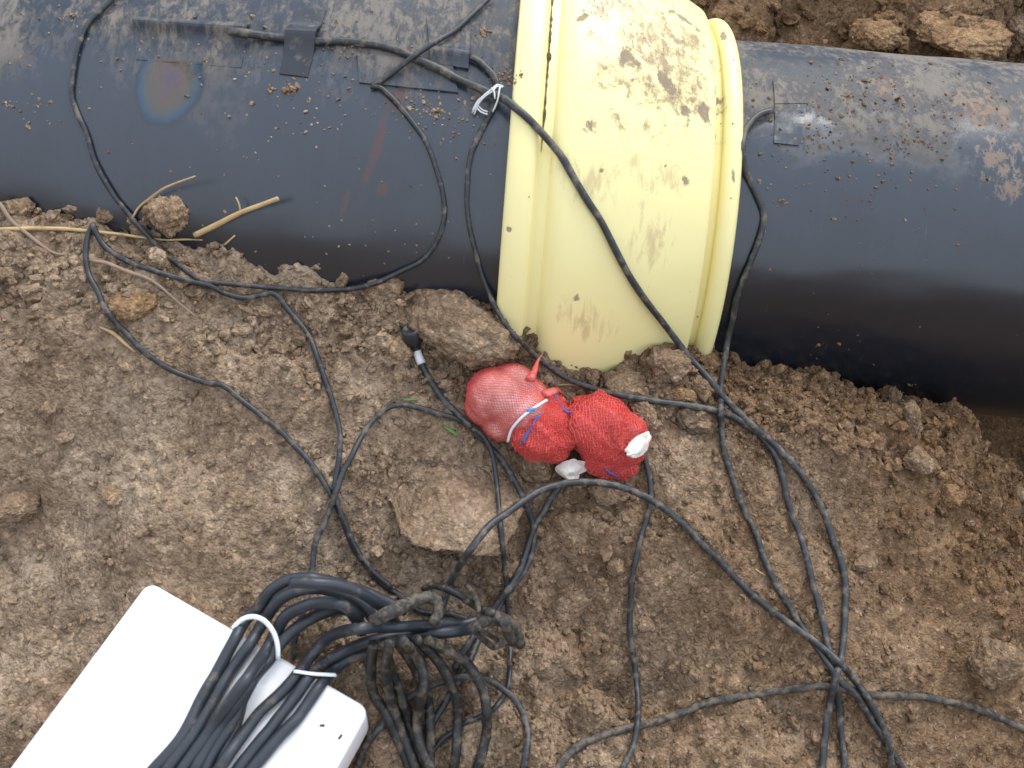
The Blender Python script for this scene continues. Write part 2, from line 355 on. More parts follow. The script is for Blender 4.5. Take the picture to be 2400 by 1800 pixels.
# soil packed in the grooves between body and collars
def groove_dirt(pa, pb, x, r0, name='groove_soil'):
    v0 = suv_of(*pa)[1] / VR; v1 = suv_of(*pb)[1] / VR
    n = 150; V = []; F = []
    for i in range(n + 1):
        ph = v0 + (v1 - v0) * i / n
        w = .0013 + .0011 * (vnoise(np.array([i * .35]), np.array([3.1]), 7)[0]) + (.0016 if _h(np.array([float(i // 4)]), np.array([2.]), 3)[0] > .88 else 0)
        w = max(w, .0003) * min(1, (n - i) / 25 + .05)
        for dx, dr in ((-w, -.002), (-w * .6, w * .5), (w * .6, w * .5), (w, -.002)):
            r = r0 + dr; V.append((x + dx, -r * math.cos(ph), r * math.sin(ph)))
        if i:
            for k in range(3): F.append((4 * (i - 1) + k, 4 * (i - 1) + k + 1, 4 * i + k + 1, 4 * i + k))
    o = obj(name, mesh_np(name, V, F), rock_dark, sleeve); return o
groove_dirt((1275, -160), (1257, 352), XL0 + .0365, RL + .0085)
groove_dirt((1655, 60), (1680, 372), XB1 + .0065, .2655)

# ================================================================== terrain
contact = [(-60, 470), (0, 485), (120, 505), (230, 512), (340, 530), (450, 545), (560, 530), (640, 548), (720, 575), (800, 605), (900, 640), (985, 660), (1080, 690),
           (1150, 720), (1200, 765), (1260, 830), (1330, 868), (1430, 882), (1520, 862), (1600, 850), (1680, 845), (1760, 866), (1850, 882), (1950, 908), (2040, 935)]
CP = []
for px, py in contact:
    d_ = cast(px, py, pipe_trees, None)
    if d_ is None: continue
    p = at(px, py, d_); CP.append(p); CP.append((p[0], p[1] + .12, p[2] - .02))
for py, row in ((1000, ((-250, 1.03), (50, 1.03), (400, 1.04), (800, 1.05), (1400, 1.13), (1900, 1.16), (2250, 1.24))),
                (1200, ((1200, 1.09), (1700, 1.12))),
                (1400, ((-250, 1.01), (50, 1.01), (500, 1.01), (1000, 1.05), (1500, 1.09), (2000, 1.14), (2400, 1.20), (2700, 1.22))),
                (1800, ((-250, .98), (50, .98), (500, .98), (1000, 1.02), (1500, 1.05), (2000, 1.09), (2400, 1.13), (2700, 1.15))),
                (2300, ((-250, .96), (500, .97), (1200, 1.0), (2000, 1.05), (2700, 1.1)))):
    for px, d_ in row: CP.append(at(px, py, d_))
for x, y, z in ((-1, -2.1, .25), (0, -2.0, -.05), (1, -2.0, -.2), (-3, -1, .7), (3, -1.2, -.25), (-1.6, -1.6, .35), (-2.8, -2.6, 1.5), (-1.2, -2.8, 1.15), (0, -3.0, .85), (1.2, -3.0, .6), (3, -3, .5), (-3, -3.6, 1.8), (0, -3.6, 1.2), (3, -3.6, .8),
                (-2.5, -.36, .14), (-1.4, -.34, .14), (-1.3, -.8, .0),
                # hollow under the right pipe
                (.85, -.26, -.72), (1.0, -.30, -.78), (1.2, -.40, -.74), (1.5, -.45, -.6), (.75, -.05, -.62), (1.1, -.1, -.78), (1.5, -.1, -.65), (2.2, -.3, -.5), (3, -.3, -.5),
                # far bank of the trench
                (-3, .45, -.02), (-1, .45, .0), (0, .45, .0), (.4, .36, .0), (.8, .36, .0), (1.3, .36, -.02), (3, .4, 0), (.4, .6, .22), (.8, .62, .26), (1.3, .6, .3), (-.5, .7, .2), (0, 1, .5), (1, 1, .6), (2, 1, .6), (-1, 1, .5), (-3, 1, .5), (3, 1, .6),
                (-3, 2, .8), (0, 2, .85), (3, 2, .85)):
    CP.append((x, y, z))
for px, py, z in ((2145, 985, -.225), (2190, 1055, -.26), (2245, 1100, -.27), (2310, 1170, -.28), (2400, 1290, -.29), (2480, 1390, -.29)):
    d = ray(px, py); q = CAM + d * ((z - CAM[2]) / d[2]); CP += [tuple(q), (q[0] + .03, q[1] + .07, q[2] - .20), (q[0] + .05, q[1] + .15, q[2] - .38)]
CP = np.array(CP)
D = np.hypot(CP[:, None, 0] - CP[None, :, 0], CP[:, None, 1] - CP[None, :, 1])
n_ = len(CP); A = np.zeros((n_ + 3, n_ + 3)); A[:n_, :n_] = D + np.eye(n_) * -1e-4
Pm = np.c_[np.ones(n_), CP[:, :2]]; A[:n_, n_:] = Pm; A[n_:, :n_] = Pm.T
wts = np.linalg.lstsq(A, np.r_[CP[:, 2], 0, 0, 0], rcond=None)[0]
def base_h(x, y):
    sh = x.shape; x = x.ravel(); y = y.ravel(); o = wts[n_] + wts[n_ + 1] * x + wts[n_ + 2] * y
    for k in range(n_): o = o + wts[k] * np.hypot(x - CP[k, 0], y - CP[k, 1])
    return o.reshape(sh)
def axis(a, b, step, far, g=1.22):
    c = np.arange(a, b + step / 2, step); lo = []; hi = []; s = step; p = a
    while p > -far: s *= g; p -= s; lo.append(p)
    s = step; p = c[-1]
    while p < far: s *= g; p += s; hi.append(p)
    return np.r_[lo[::-1], c, hi]
GX = axis(-1.10, 1.16, .0034, 60.); GY = axis(-1.16, .62, .0034, 60.)
X, Y = np.meshgrid(GX, GY, indexing='ij')
Xc, Yc = np.clip(X, -2.9, 2.9), np.clip(Y, -3.6, 1.9)
H = base_h(Xc, Yc)
near = sstep(np.maximum(np.abs(X), np.abs(Y + .2)), 6, 3)
rough = sstep(fbm(X, Y, .34, 3, 20), -.35, .45)
for cx, cy, sx, sy in ((-.45, -.78, .28, .16), (.46, -.46, .14, .10), (.32, -.74, .16, .09), (-.12, -.62, .1, .08), (.75, -.6, .12, .1), (-.75, -.6, .14, .1)):       # trodden, smoother ground
    rough = rough * (1 - .75 * np.exp(-((X - cx) / sx) ** 2 - ((Y - cy) / sy) ** 2))
rough = np.clip(rough ** 1.2 + .5 * np.exp(-((Y + .36) / .10) ** 2), 0, 1.2)
det = .025 * fbm(X, Y, .26, 3, 1) + .013 * fbm(X, Y, .11, 3, 8) + .0045 * fbm(X, Y, .05, 4, 5, .6)
det = det + (.28 + .82 * rough) * (clods(X, Y, .115, .22, 300) + 1.15 * clods(X, Y, .055, .5, 100) + 1.2 * clods(X, Y, .027, .7, 130)) + (.4 + .65 * rough) * (1.1 * clods(X, Y, .0135, .8, 160))
det = det - .006 * sstep(np.abs(fbm(X, Y, .11, 3, 40)), .05, .0) * (1 - .5 * rough)        # cracks
back = sstep(Y, .28, .42)
det = det + back * (.9 * clods(X, Y, .16, .6, 400, .8) + .6 * clods(X, Y, .06, .7, 420))
# the dug edges near the hollow are broken
H = H + (det - .016) * near
for px, py, rx, dz in ((1560, 1480, .09, -.03), (1300, 1420, .07, -.022), (640, 1050, .09, -.018), (120, 1300, .10, -.02), (1900, 1250, .06, -.018), (2250, 1450, .09, -.02), (1520, 1560, .05, -.022), (1450, 1545, .02, -.03), (1390, 1500, .05, -.012), (1700, 1270, .05, -.015), (720, 1230, .06, -.012), (450, 1180, .05, -.01), (220, 1440, .06, -.012), (2110, 1300, .04, -.012)):
    d = ray(px, py); q = CAM + d * ((-.10 - CAM[2]) / d[2]); H = H + dz * np.exp(-(((X - q[0]) / rx) ** 2 + ((Y - q[1]) / (rx * .7)) ** 2))
nx, ny = X.shape
ii, jj = np.meshgrid(np.arange(nx - 1), np.arange(ny - 1), indexing='ij'); a_ = (ii * ny + jj).ravel()
ground = obj('ground', mesh_np('ground', np.stack([X, Y, H], -1).reshape(-1, 3), np.stack([a_, a_ + ny, a_ + ny + 1, a_ + 1], -1), True), soil)
tag(ground, 'dug brown clay soil of the trench', None, None, 'structure')
def ground_z(x, y):
    i = np.clip(np.searchsorted(GX, x) - 1, 0, nx - 2); j = np.clip(np.searchsorted(GY, y) - 1, 0, ny - 2)
    u = (x - GX[i]) / (GX[i + 1] - GX[i]); v = (y - GY[j]) / (GY[j + 1] - GY[j])
    return (H[i, j] * (1 - u) + H[i + 1, j] * u) * (1 - v) + (H[i, j + 1] * (1 - u) + H[i + 1, j + 1] * u) * v
i0, i1 = np.searchsorted(GX, -1.15), np.searchsorted(GX, 1.3); j0, j1 = np.searchsorted(GY, -1.3), np.searchsorted(GY, .8)
si, sj = np.arange(i0, i1, 2), np.arange(j0, j1, 2); sx, sy = np.meshgrid(si, sj, indexing='ij')
sv = np.stack([X[sx, sy], Y[sx, sy], H[sx, sy]], -1).reshape(-1, 3); m_ = len(sj)
ii, jj = np.meshgrid(np.arange(len(si) - 1), np.arange(len(sj) - 1), indexing='ij'); b_ = (ii * m_ + jj).ravel()
ground_tree = add_tree(sv, np.stack([b_, b_ + m_, b_ + m_ + 1, b_ + 1], -1))
BASE = list(TREES)

# ------------------------------------------------------------------ loose crumbs (nobody could count them)
import bmesh
def ico(sub):
    bm = bmesh.new(); bmesh.ops.create_icosphere(bm, subdivisions=sub, radius=1.)
    V = np.array([v.co[:] for v in bm.verts]); F = np.array([[v.index for v in f.verts] for f in bm.faces]); bm.free(); return V, F
ICO1, ICO2, ICO3, ICO5 = ico(1), ico(2), ico(3), ico(5)
def scatter(P, R, base, flat=(.6, .95), jit=.19, sink=.25):
    bv, bf = base; n = len(P); k = len(bv)
    V = bv[None] * (1 + jit * rng.normal(size=(n, k, 1)).clip(-1.6, 1.6))
    V = V * np.stack([rng.uniform(.75, 1.3, n), rng.uniform(.7, 1.1, n), rng.uniform(*flat, n)], -1)[:, None]
    an = rng.uniform(0, 6.283, n); tl = rng.normal(size=(n, 2)) * .35
    c, s = np.cos(an)[:, None], np.sin(an)[:, None]
    x, y, z = V[..., 0], V[..., 1], V[..., 2]
    x, y = x * c - y * s, x * s + y * c
    z = z + x * tl[:, :1] + y * tl[:, 1:]
    V = np.stack([x, y, z], -1) * R[:, None, None] + P[:, None] + np.array([0, 0, 1.])[None, None] * (R * (.6 - sink))[:, None, None]
    F = bf[None] + (np.arange(n) * k)[:, None, None]
    return V.reshape(-1, 3), F.reshape(-1, 3), np.repeat(rng.beta(2.2, 2.6, n), k)
# ================================================================== rocks and clods
def clod(name, px, py, hw, hh, label, mat=rock_brown, zr=.7, rot=0., sink=.35, seed=0, cuts=7, sub=ICO5, rough_=.16, cat='clod', group=None, lift=0., on=None):
    d = cast(px, py, on or [ground_tree]); c = at(px, py, d); k = d / FPX
    r = np.random.default_rng(seed + 5); V = sub[0].copy()
    for _ in range(cuts):
        nrm = r.normal(size=3); nrm /= np.linalg.norm(nrm); off = r.uniform(.55, .85); e = V @ nrm - off
        V = V - np.clip(e, 0, None)[:, None] * nrm * .9
    p = V * 2.1 + seed * 3.7
    nz = fbm(p[:, 0] + p[:, 2] * .6, p[:, 1] - p[:, 2] * .7, 1., 3, seed) * .6 + fbm(p[:, 1] + p[:, 2] * .8, p[:, 0] - p[:, 1] * .5, .33, 4, seed + 9, .6) * .4 + .3 * fbm(p[:, 2] - p[:, 1], p[:, 0] + p[:, 2], .16, 3, seed + 3, .65)
    V = V * (1 + rough_ * nz)[:, None]
    ra = np.array([hw * k, hh * k / .85, max(hw, hh) * k * zr]); V = V * ra
    c_, s_ = math.cos(rot), math.sin(rot); V = np.stack([V[:, 0] * c_ - V[:, 1] * s_, V[:, 0] * s_ + V[:, 1] * c_, V[:, 2]], -1)
    V = V + c + np.array([0, 0, ra[2] * (1 - 2 * sink) * .6 + lift])
    o = obj(name, mesh_np(name, V - c, sub[1], True), mat); o.location = c
    tag(o, label, cat, group); add_tree(V, sub[1]); return o
clod('broken_rock', 1075, 772, 158, 88, 'large brown broken rock wedged against the left edge of the yellow sleeve', rock_brown, .42, -.35, .35, 3, 9, cat='rock')
clod('flat_stone', 1068, 1165, 160, 200, 'largest stone, flat and sandy, lying below the red net bags under cables', rock_slab, .20, .35, .34, 8, 12, cat='rock', rough_=.09)
clod('small_stone', 940, 822, 34, 28, 'small pale brown stone touching the black cable plug', rock_pale, .8, .4, .3, 12, cat='stone')
clod('soil_clod', 402, 528, 52, 46, 'knobbly pale clod standing against the left pipe between two dry stalks', rock_pale, 1.05, .2, .12, 5, 5, rough_=.20)
clod('soil_clod', 45, 500, 40, 30, 'rounded brown clod by the left pipe at the left edge of the photo', rock_brown, .8, .3, .3, 15)
clod('soil_clod', 250, 510, 32, 24, 'brown clod against the left pipe just right of the small cable kink', rock_brown, .8, .1, .3, 16)
clod('soil_clod', 905, 688, 58, 36, 'wide brown clod below the left pipe just right of the thin cable loop', rock_brown, .6, .2, .35, 21)
clod('soil_clod', 1455, 918, 56, 44, 'rounded brown clod under the middle of the yellow sleeve', rock_brown, .8, .4, .35, 23)
clod('soil_clod', 1560, 868, 55, 45, 'tall brown clod leaning on the yellow sleeve left of its right collar', rock_brown, .9, .1, .3, 24)
clod('soil_clod', 1640, 905, 44, 34, 'brown clod below the right collar between two cables', rock_brown, .7, .9, .35, 26)
clod('small_stone', 1510, 972, 30, 30, 'round grey-brown stone just right of the upper red net bag', rock_grey, .8, .4, .3, 27, cat='stone')
clod('flat_stone', 1635, 980, 62, 34, 'flat dark stone under the crossing cables right of the red bags', rock_dark, .4, .1, .4, 29, cat='rock')
clod('small_stone', 1590, 925, 42, 16, 'orange-brown flat stone between the yellow sleeve and the long cable', rock_ochre, .4, -.1, .4, 30, cat='stone')
clod('soil_clod', 1420, 1082 + 70, 55, 30, 'crumbly brown clod under the arched cable below the right red bag', rock_brown, .5, .2, .45, 31)
clod('soil_clod', 1255, 1085, 62, 44, 'brown clod directly below the left red bag beside its paper collar', rock_brown, .7, -.4, .4, 33)
clod('small_stone', 262, 1165, 30, 24, 'pinkish pale stone on the left ground above the white box', rock_pale, .7, .2, .35, 35, cat='stone')
clod('flat_stone', 40, 1190, 46, 62, 'greenish grey slanting stone at the left edge above the white box', rock_grey, .5, -.6, .35, 36, cat='rock')
clod('small_stone', 300, 645, 26, 16, 'small reddish white stone left of the dry root', rock_pale, .6, .2, .35, 37, cat='stone')
clod('soil_clod', 300, 715, 70, 40, 'fibrous ochre clod of turf left of the cables on the left bank', rock_ochre, .4, .35, .5, 38)
clod('soil_clod', 430, 655, 28, 26, 'pinkish brown clod on which the left cables meet', rock_pale, .8, .3, .3, 39)
clod('flat_stone', 2025, 1322, 34, 18, 'leaf-shaped olive brown stone right of the three parallel cables', rock_grey, .45, .35, .3, 40, cat='stone')
clod('small_stone', 1442, 1330, 22, 26, 'small pale brown pebble left of the thin upright cable', rock_pale, .8, .1, .3, 41, cat='stone')
clod('small_stone', 1915, 1722, 24, 26, 'small tan pebble touching the leftmost of the cables at bottom right', rock_pale, .8, .1, .3, 42, cat='stone')
clod('small_stone', 2385, 1155, 26, 24, 'grey slate chip at the right edge below the hollow', rock_grey, .4, -.7, .2, 43, cat='stone')
clod('soil_clod', 2088, 945, 14, 26, 'upright tooth-like clod on the broken edge above the hollow', rock_brown, 1.4, .1, .25, 44)
clod('soil_clod', 2130, 985, 24, 38, 'rounded clod at the top of the broken edge above the hollow', rock_brown, .9, .1, .3, 45)
clod('soil_clod', 2150, 1080, 40, 36, 'rounded clod half sunk on the broken soil edge below the right pipe', rock_brown, .6, .2, .45, 46)
clod('soil_clod', 2225, 1165, 40, 32, 'orange clod near the right edge below the hollow', rock_ochre, .7, .2, .35, 47)
clod('soil_clod', 2330, 1560, 66, 48, 'large dark brown clod at the right edge above the dusty cable', rock_brown, .8, .2, .35, 48)
BK = [ground_tree]
clod('bank_boulder', 2050, 78, 60, 50, 'squarish boulder on the far bank behind the right pipe', rock_ochre, .5, .2, .5, 51, cat='boulder')
clod('bank_boulder', 2250, 75, 120, 90, 'largest low boulder of the far bank at upper right', rock_ochre, .30, .2, .70, 53, cat='boulder')
clod('bank_boulder', 2400, 60, 50, 90, 'boulder on the far bank at the top right corner', rock_brown, .45, .2, .55, 54, cat='boulder')
BASE = list(TREES)

# ================================================================== tubes traced over the surfaces
def catmull(P, step):
    P = np.asarray(P, float); Q = np.vstack([2 * P[0] - P[1], P, 2 * P[-1] - P[-2]]); out = []
    for i in range(1, len(Q) - 2):
        p0, p1, p2, p3 = Q[i - 1:i + 3]; n = max(2, int(np.hypot(*(p2 - p1)[:2]) / step))
        for t in np.arange(n) / n:
            out.append(.5 * (2 * p1 + (p2 - p0) * t + (2 * p0 - 5 * p1 + 4 * p2 - p3) * t * t + (3 * p1 - p0 - 3 * p2 + p3) * t ** 3))
    out.append(P[-1]); return np.array(out)
def gauss(a, s):
    if s <= 0: return a
    k = np.exp(-.5 * (np.arange(-int(3 * s), int(3 * s) + 1) / s) ** 2); k /= k.sum(); m = len(k) // 2
    return np.convolve(np.r_[np.full(m, a[0]), a, np.full(m, a[-1])], k, 'valid')
def sweep(P, R, nseg=10, cap=True, flat=1.0, up=None):
    P = np.asarray(P, float); n = len(P); R = np.broadcast_to(np.asarray(R, float), (n,))
    T = np.gradient(P, axis=0); T /= np.linalg.norm(T, axis=1, keepdims=True) + 1e-12
    N = np.zeros_like(P); a = np.array([0, 0, 1.]) if abs(T[0][2]) < .9 else np.array([1., 0, 0])
    a = a - T[0] * (a @ T[0]); N[0] = a / np.linalg.norm(a)
    for i in range(1, n):
        a = N[i - 1] - T[i] * (N[i - 1] @ T[i]); N[i] = a / (np.linalg.norm(a) + 1e-12)
    B = np.cross(T, N); th = np.linspace(0, 2 * np.pi, nseg, endpoint=False)
    V = P[:, None] + R[:, None, None] * (np.cos(th)[None, :, None] * N[:, None] * flat + np.sin(th)[None, :, None] * B[:, None])
    V = V.reshape(-1, 3); i, j = np.meshgrid(np.arange(n - 1), np.arange(nseg), indexing='ij')
    F = np.stack([i * nseg + j, i * nseg + (j + 1) % nseg, (i + 1) * nseg + (j + 1) % nseg, (i + 1) * nseg + j], -1).reshape(-1, 4)
    if cap:
        V = np.vstack([V, P[0], P[-1]]); m = n * nseg
        c0 = [(m, (k + 1) % nseg, k, k) for k in range(nseg)]; c1 = [(m + 1, (n - 1) * nseg + k, (n - 1) * nseg + (k + 1) % nseg, (n - 1) * nseg + (k + 1) % nseg) for k in range(nseg)]
        return V, F, [q[:3] for q in c0 + c1]
    return V, F, []
def poly_mesh(name, V, F4, F3, smooth=True):
    me = bpy.data.meshes.new(name); me.from_pydata([tuple(v) for v in V], [], [tuple(int(k) for k in f) for f in F4] + [tuple(int(k) for k in f) for f in F3])
    me.polygons.foreach_set('use_smooth', [smooth] * len(me.polygons)); me.update(); return me
def trace(pts, r, lift=0., sig=4.5, trees=None, step=9, rest=.8, minw=2):
    """pts: (px, py[, lift]) -> 3-D path resting on whatever the rays meet"""
    P = np.array([(q[0], q[1], q[2] if len(q) > 2 else 0.) for q in pts], float)
    C = catmull(P, step)
    L_ = np.arange(len(C)) * step; sd_ = int(P[0, 0] * 7 + P[0, 1] * 3) % 97
    C[:, 0] += 1.8 * fbm(L_, L_ * 0 + sd_, 70., 2, 61); C[:, 1] += 1.8 * fbm(L_, L_ * 0 + sd_, 70., 2, 62)
    d = np.array([cast(a, b, trees) for a, b in C[:, :2]])
    m = np.array([d[max(0, i - minw):i + minw + 1].min() for i in range(len(d))])
    m = np.minimum(gauss(m, sig), np.array([d[max(0, i - 1):i + 2].min() for i in range(len(d))]))
    m = np.minimum(gauss(m, 1.6), d)
    rr = r if np.isscalar(r) else np.interp(np.linspace(0, 1, len(d)), np.linspace(0, 1, len(r)), r)
    rr = rr * (1 + .05 * fbm(L_, L_ * 0 + sd_, 45., 2, 63))
    m = m - rr * rest - lift - np.clip(C[:, 2], 0, None)
    return np.array([at(a, b, q) for (a, b), q in zip(C[:, :2], m)]), rr
def tube(name, pts, r, mat, label=None, cat='cable', group=None, parent=None, keep=True, nseg=10, cap=True, flat=1., **kw):
    P, rr = trace(pts, r, **kw)
    V, F4, F3 = sweep(P, rr, nseg, cap, flat)
    PATHS.append(P)
    o0 = P[0].copy() if parent is None else np.array(parent.location)
    o = obj(name, poly_mesh(name, V - o0, F4, F3), mat, parent)
    if parent is None: o.location = o0
    if label: tag(o, label, cat, group)
    if keep: add_tree(V, list(F4) + list(F3))
    o['_'] = 0; del o['_']
    return o, P
KG = 'black cables lying over the trench'

# --- tape patches stuck on the pipes
def patch(pipe, R, corners, lift=.0020, bump=None, n=(14, 12), mat=None):
    c = [suv_of(*q) for q in corners]; V = []; F = []; U = []
    for k in range(2):
        for i in range(n[0] + 1):
            for j in range(n[1] + 1):
                s, t = i / n[0], j / n[1]
                u = (c[0][0] * (1 - s) + c[1][0] * s) * (1 - t) + (c[3][0] * (1 - s) + c[2][0] * s) * t
                v = ((c[0][1] * (1 - s) + c[1][1] * s) * (1 - t) + (c[3][1] * (1 - s) + c[2][1] * s) * t) / VR
                l = lift * (1 - k) - .002 * k + (bump[1] * math.exp(-((t - bump[0]) / bump[2]) ** 2) if bump else 0)
                r = R + l + (1 - k) * .0007 * float(vnoise(np.array([u * 60.]), np.array([v * 18.]), 3)[0]); V.append((u, -r * math.cos(v), r * math.sin(v))); U.append((u, v * VR, 0))
    m = (n[0] + 1) * (n[1] + 1); w = n[1] + 1
    for i in range(n[0]):
        for j in range(n[1]):
            a = i * w + j; F.append((a, a + 1, a + w + 1, a + w))
    bd = [(i * w) for i in range(n[0] + 1)] + [n[0] * w + j for j in range(1, w)] + [i * w + n[1] for i in range(n[0] - 1, -1, -1)] + [j for j in range(n[1] - 1, 0, -1)]
    for a, b in zip(bd, bd[1:] + bd[:1]): F.append((a, b, b + m, a + m))
    o = obj('tape_patch', mesh_np('tape_patch', V, F, False, {'suv': ('FLOAT_VECTOR', U)}), mat or pipe.data.materials[0], pipe)
    add_tree(V, F); return o
patch(pipe_left, RL, ((318, 40), (588, 54), (566, 159), (320, 140)), .0012, (.22, .0105, .13), (14, 26))
patch(pipe_left, RL, ((838, 127), (1060, 150), (1074, 219), (842, 195)))
patch(pipe_left, RL, ((1000, 40), (1105, 52), (1098, 165), (1010, 150)), .0018, (.78, .008, .14), (14, 26))
patch(pipe_right, RR, ((1811, 190), (1900, 195), (1893, 246), (1815, 246)))
patch(pipe_right, RR, ((1815, 248), (1889, 248), (1872, 342), (1813, 336)), .002)

# --- the cables, lowest first
tube('dusty_cable', [(1290, 1830), (1313, 1793), (1335, 1764), (1364, 1742), (1408, 1724), (1451, 1710), (1502, 1699), (1560, 1681), (1600, 1667), (1654, 1648), (1716, 1636), (1774, 1628), (1853, 1617), (1925, 1609), (1983, 1616), (2045, 1630), (2106, 1630), (2164, 1634), (2215, 1643), (2269, 1656), (2323, 1674), (2370, 1695), (2400, 1710), (2450, 1732)],
     .0043, cable_dirty, 'dusty grey cable running across the bottom right under the crossing cables', group=KG, rest=.35)
tube('cable', [(1100, 132), (1118, 141), (1140, 159), (1158, 178), (1166, 205), (1162, 235), (1143, 275), (1122, 318), (1104, 362), (1095, 416), (1093, 481), (1100, 528), (1113, 583), (1128, 640), (1151, 700), (1179, 751), (1217, 798), (1265, 842), (1322, 884), (1385, 909), (1448, 925), (1511, 937), (1575, 947), (1638, 956), (1701, 971), (1737, 991), (1766, 1009), (1795, 1038), (1817, 1067), (1831, 1106), (1842, 1161), (1855, 1200), (1875, 1254), (1893, 1316), (1907, 1374), (1922, 1435), (1935, 1489), (1944, 1525), (1951, 1562), (1962, 1616), (1969, 1688), (1974, 1742), (1981, 1810)],
     [.0038, .0034, .0026, .0026, .0031, .0038, .0040, .0040, .0040, .0039, .0039, .0039], cable_mat, 'cable hanging from the white wire tie, passing above the red bags to the bottom', group=KG)
tube('cable', [(1813, 259), (1781, 268), (1759, 286), (1745, 311), (1740, 347), (1745, 391), (1763, 430), (1781, 474), (1790, 506), (1784, 539), (1774, 571), (1763, 600), (1745, 647), (1727, 701), (1716, 756), (1705, 803), (1696, 860), (1690, 918), (1690, 962), (1692, 1016), (1699, 1063), (1712, 1106), (1730, 1157), (1747, 1199), (1774, 1258), (1795, 1319), (1821, 1374), (1850, 1424), (1878, 1471), (1918, 1525), (1947, 1565), (1969, 1594), (1991, 1616), (2012, 1641), (2038, 1681), (2063, 1721), (2085, 1757), (2125, 1815)],
     .0037, cable_mat, 'cable taped to the narrower right pipe, dropping beside the yellow sleeve', group=KG)
tube('cable', [(535, 73), (575, 78), (621, 84), (669, 89), (739, 95), (811, 97), (875, 103), (938, 120), (985, 142), (1040, 168), (1100, 199), (1173, 228), (1208, 253), (1242, 282), (1277, 320), (1312, 361), (1340, 408), (1369, 456), (1404, 512), (1442, 583), (1473, 643), (1511, 703), (1559, 766), (1606, 826), (1651, 877), (1695, 931), (1733, 968), (1759, 994), (1802, 1030), (1853, 1081), (1889, 1128), (1929, 1197), (1947, 1247), (1969, 1305), (1980, 1359), (1981, 1417), (1978, 1475), (1971, 1536), (1958, 1590), (1947, 1645), (1936, 1706), (1926, 1815)],
     [.0044, .0046, .0044, .0042, .0041, .0041, .0041, .0040, .0040], cable_mat, 'thick cable taped on the left pipe and crossing the yellow sleeve diagonally', group=KG, sig=6)
patch(pipe_left, RL, ((690, 25), (765, 24), (722, 182), (655, 174)), .0014, (.46, .0125, .14), (10, 26), tape_mat)
tube('thin_cable', [(275, -30), (260, 0), (210, 50), (185, 100), (175, 150), (167, 215), (178, 260), (200, 310), (220, 370), (248, 430), (290, 490), (335, 540), (390, 598), (418, 621), (459, 650), (494, 661), (601, 671), (696, 680), (760, 681), (846, 675), (933, 640), (987, 613), (1020, 575), (1038, 521), (1038, 456), (1020, 390), (993, 325), (955, 271), (917, 228), (890, 206), (872, 205), (885, 196), (908, 181), (966, 137), (1017, 101), (1068, 69), (1111, 29), (1160, -20)],
     .0029, cable_thin, 'thin cable looping from the left pipe down to the soil and back up', group=KG, sig=5)
tube('thin_cable', [(218, 526), (212, 535), (206, 549), (201, 577), (201, 612), (209, 650), (228, 682), (247, 720), (272, 754), (304, 789), (335, 821), (373, 849), (424, 878), (485, 897), (517, 901), (542, 918), (571, 944), (608, 969), (651, 1001), (687, 1038), (720, 1074), (749, 1117), (774, 1161), (800, 1211), (814, 1254), (836, 1294), (865, 1334), (898, 1370), (934, 1392), (959, 1410), (981, 1430), (1017, 1437), (1053, 1439), (1089, 1450), (1115, 1457)],
     .0031, cable_thin, 'long thin cable running down the left bank from the small kink by the pipe', group=KG)
tube('thin_cable', [(216, 524), (228, 552), (247, 580), (275, 599), (307, 615), (348, 629), (380, 640), (411, 648), (449, 660), (494, 670), (519, 683), (551, 694), (579, 697), (608, 691), (636, 686), (655, 697), (671, 720), (687, 741), (720, 781), (741, 831), (756, 871), (774, 925), (788, 973), (797, 1016), (796, 1067), (790, 1106), (786, 1150), (796, 1190), (808, 1225), (826, 1270), (850, 1308), (880, 1345), (920, 1380)],
     .0031, cable_thin, 'thin cable from the small kink, winding beside the loop to the middle of the bank', group=KG)
tube('cable', [(1100, 1001), (1068, 981), (1031, 971), (995, 960), (963, 951), (934, 949), (905, 958), (876, 983), (847, 1023), (822, 1070), (800, 1113), (786, 1160), (768, 1210), (741, 1268), (736, 1290), (731, 1348), (715, 1420), (691, 1500), (685, 1545)],
     .0032, cable_mat, 'thin cable arching left above the largest stone and down to the coil', group=KG)
plug_cable, PF = tube('plug_cable', [(975, 818), (980, 833), (988, 853), (1003, 882), (1021, 911), (1042, 940), (1068, 965), (1107, 1003), (1147, 1045), (1172, 1074), (1198, 1114), (1219, 1153), (1240, 1199), (1250, 1236), (1250, 1269), (1243, 1308), (1230, 1337), (1209, 1366), (1183, 1403), (1162, 1435), (1140, 1470), (1119, 1508), (1101, 1550), (1077, 1592), (1041, 1653), (1015, 1695), (990, 1745), (965, 1815)],
     .0037, cable_mat, 'cable ending in a black plug beside the broken rock', group=KG)
tube('cable', [(1107, 1003), (1130, 1022), (1147, 1050), (1158, 1085), (1165, 1142), (1171, 1197), (1173, 1222), (1178, 1290), (1183, 1352), (1189, 1417), (1192, 1453), (1196, 1525), (1194, 1580), (1189, 1616), (1176, 1641), (1154, 1665), (1125, 1681), (1089, 1695), (1060, 1717), (1035, 1735), (1002, 1775), (970, 1810)],
     .0029, cable_thin, 'thin cable dropping straight down across the largest stone behind the muddy end', group=KG)
tube('cable', [(1336, 1104), (1328, 1122), (1295, 1161), (1272, 1200), (1256, 1225), (1243, 1261), (1232, 1296), (1219, 1334), (1196, 1372), (1170, 1404), (1148, 1435), (1125, 1470), (1104, 1502), (1083, 1535), (1065, 1570)],
     .0037, cable_mat, 'cable coming out of the left red bag through its paper collar', group=KG)
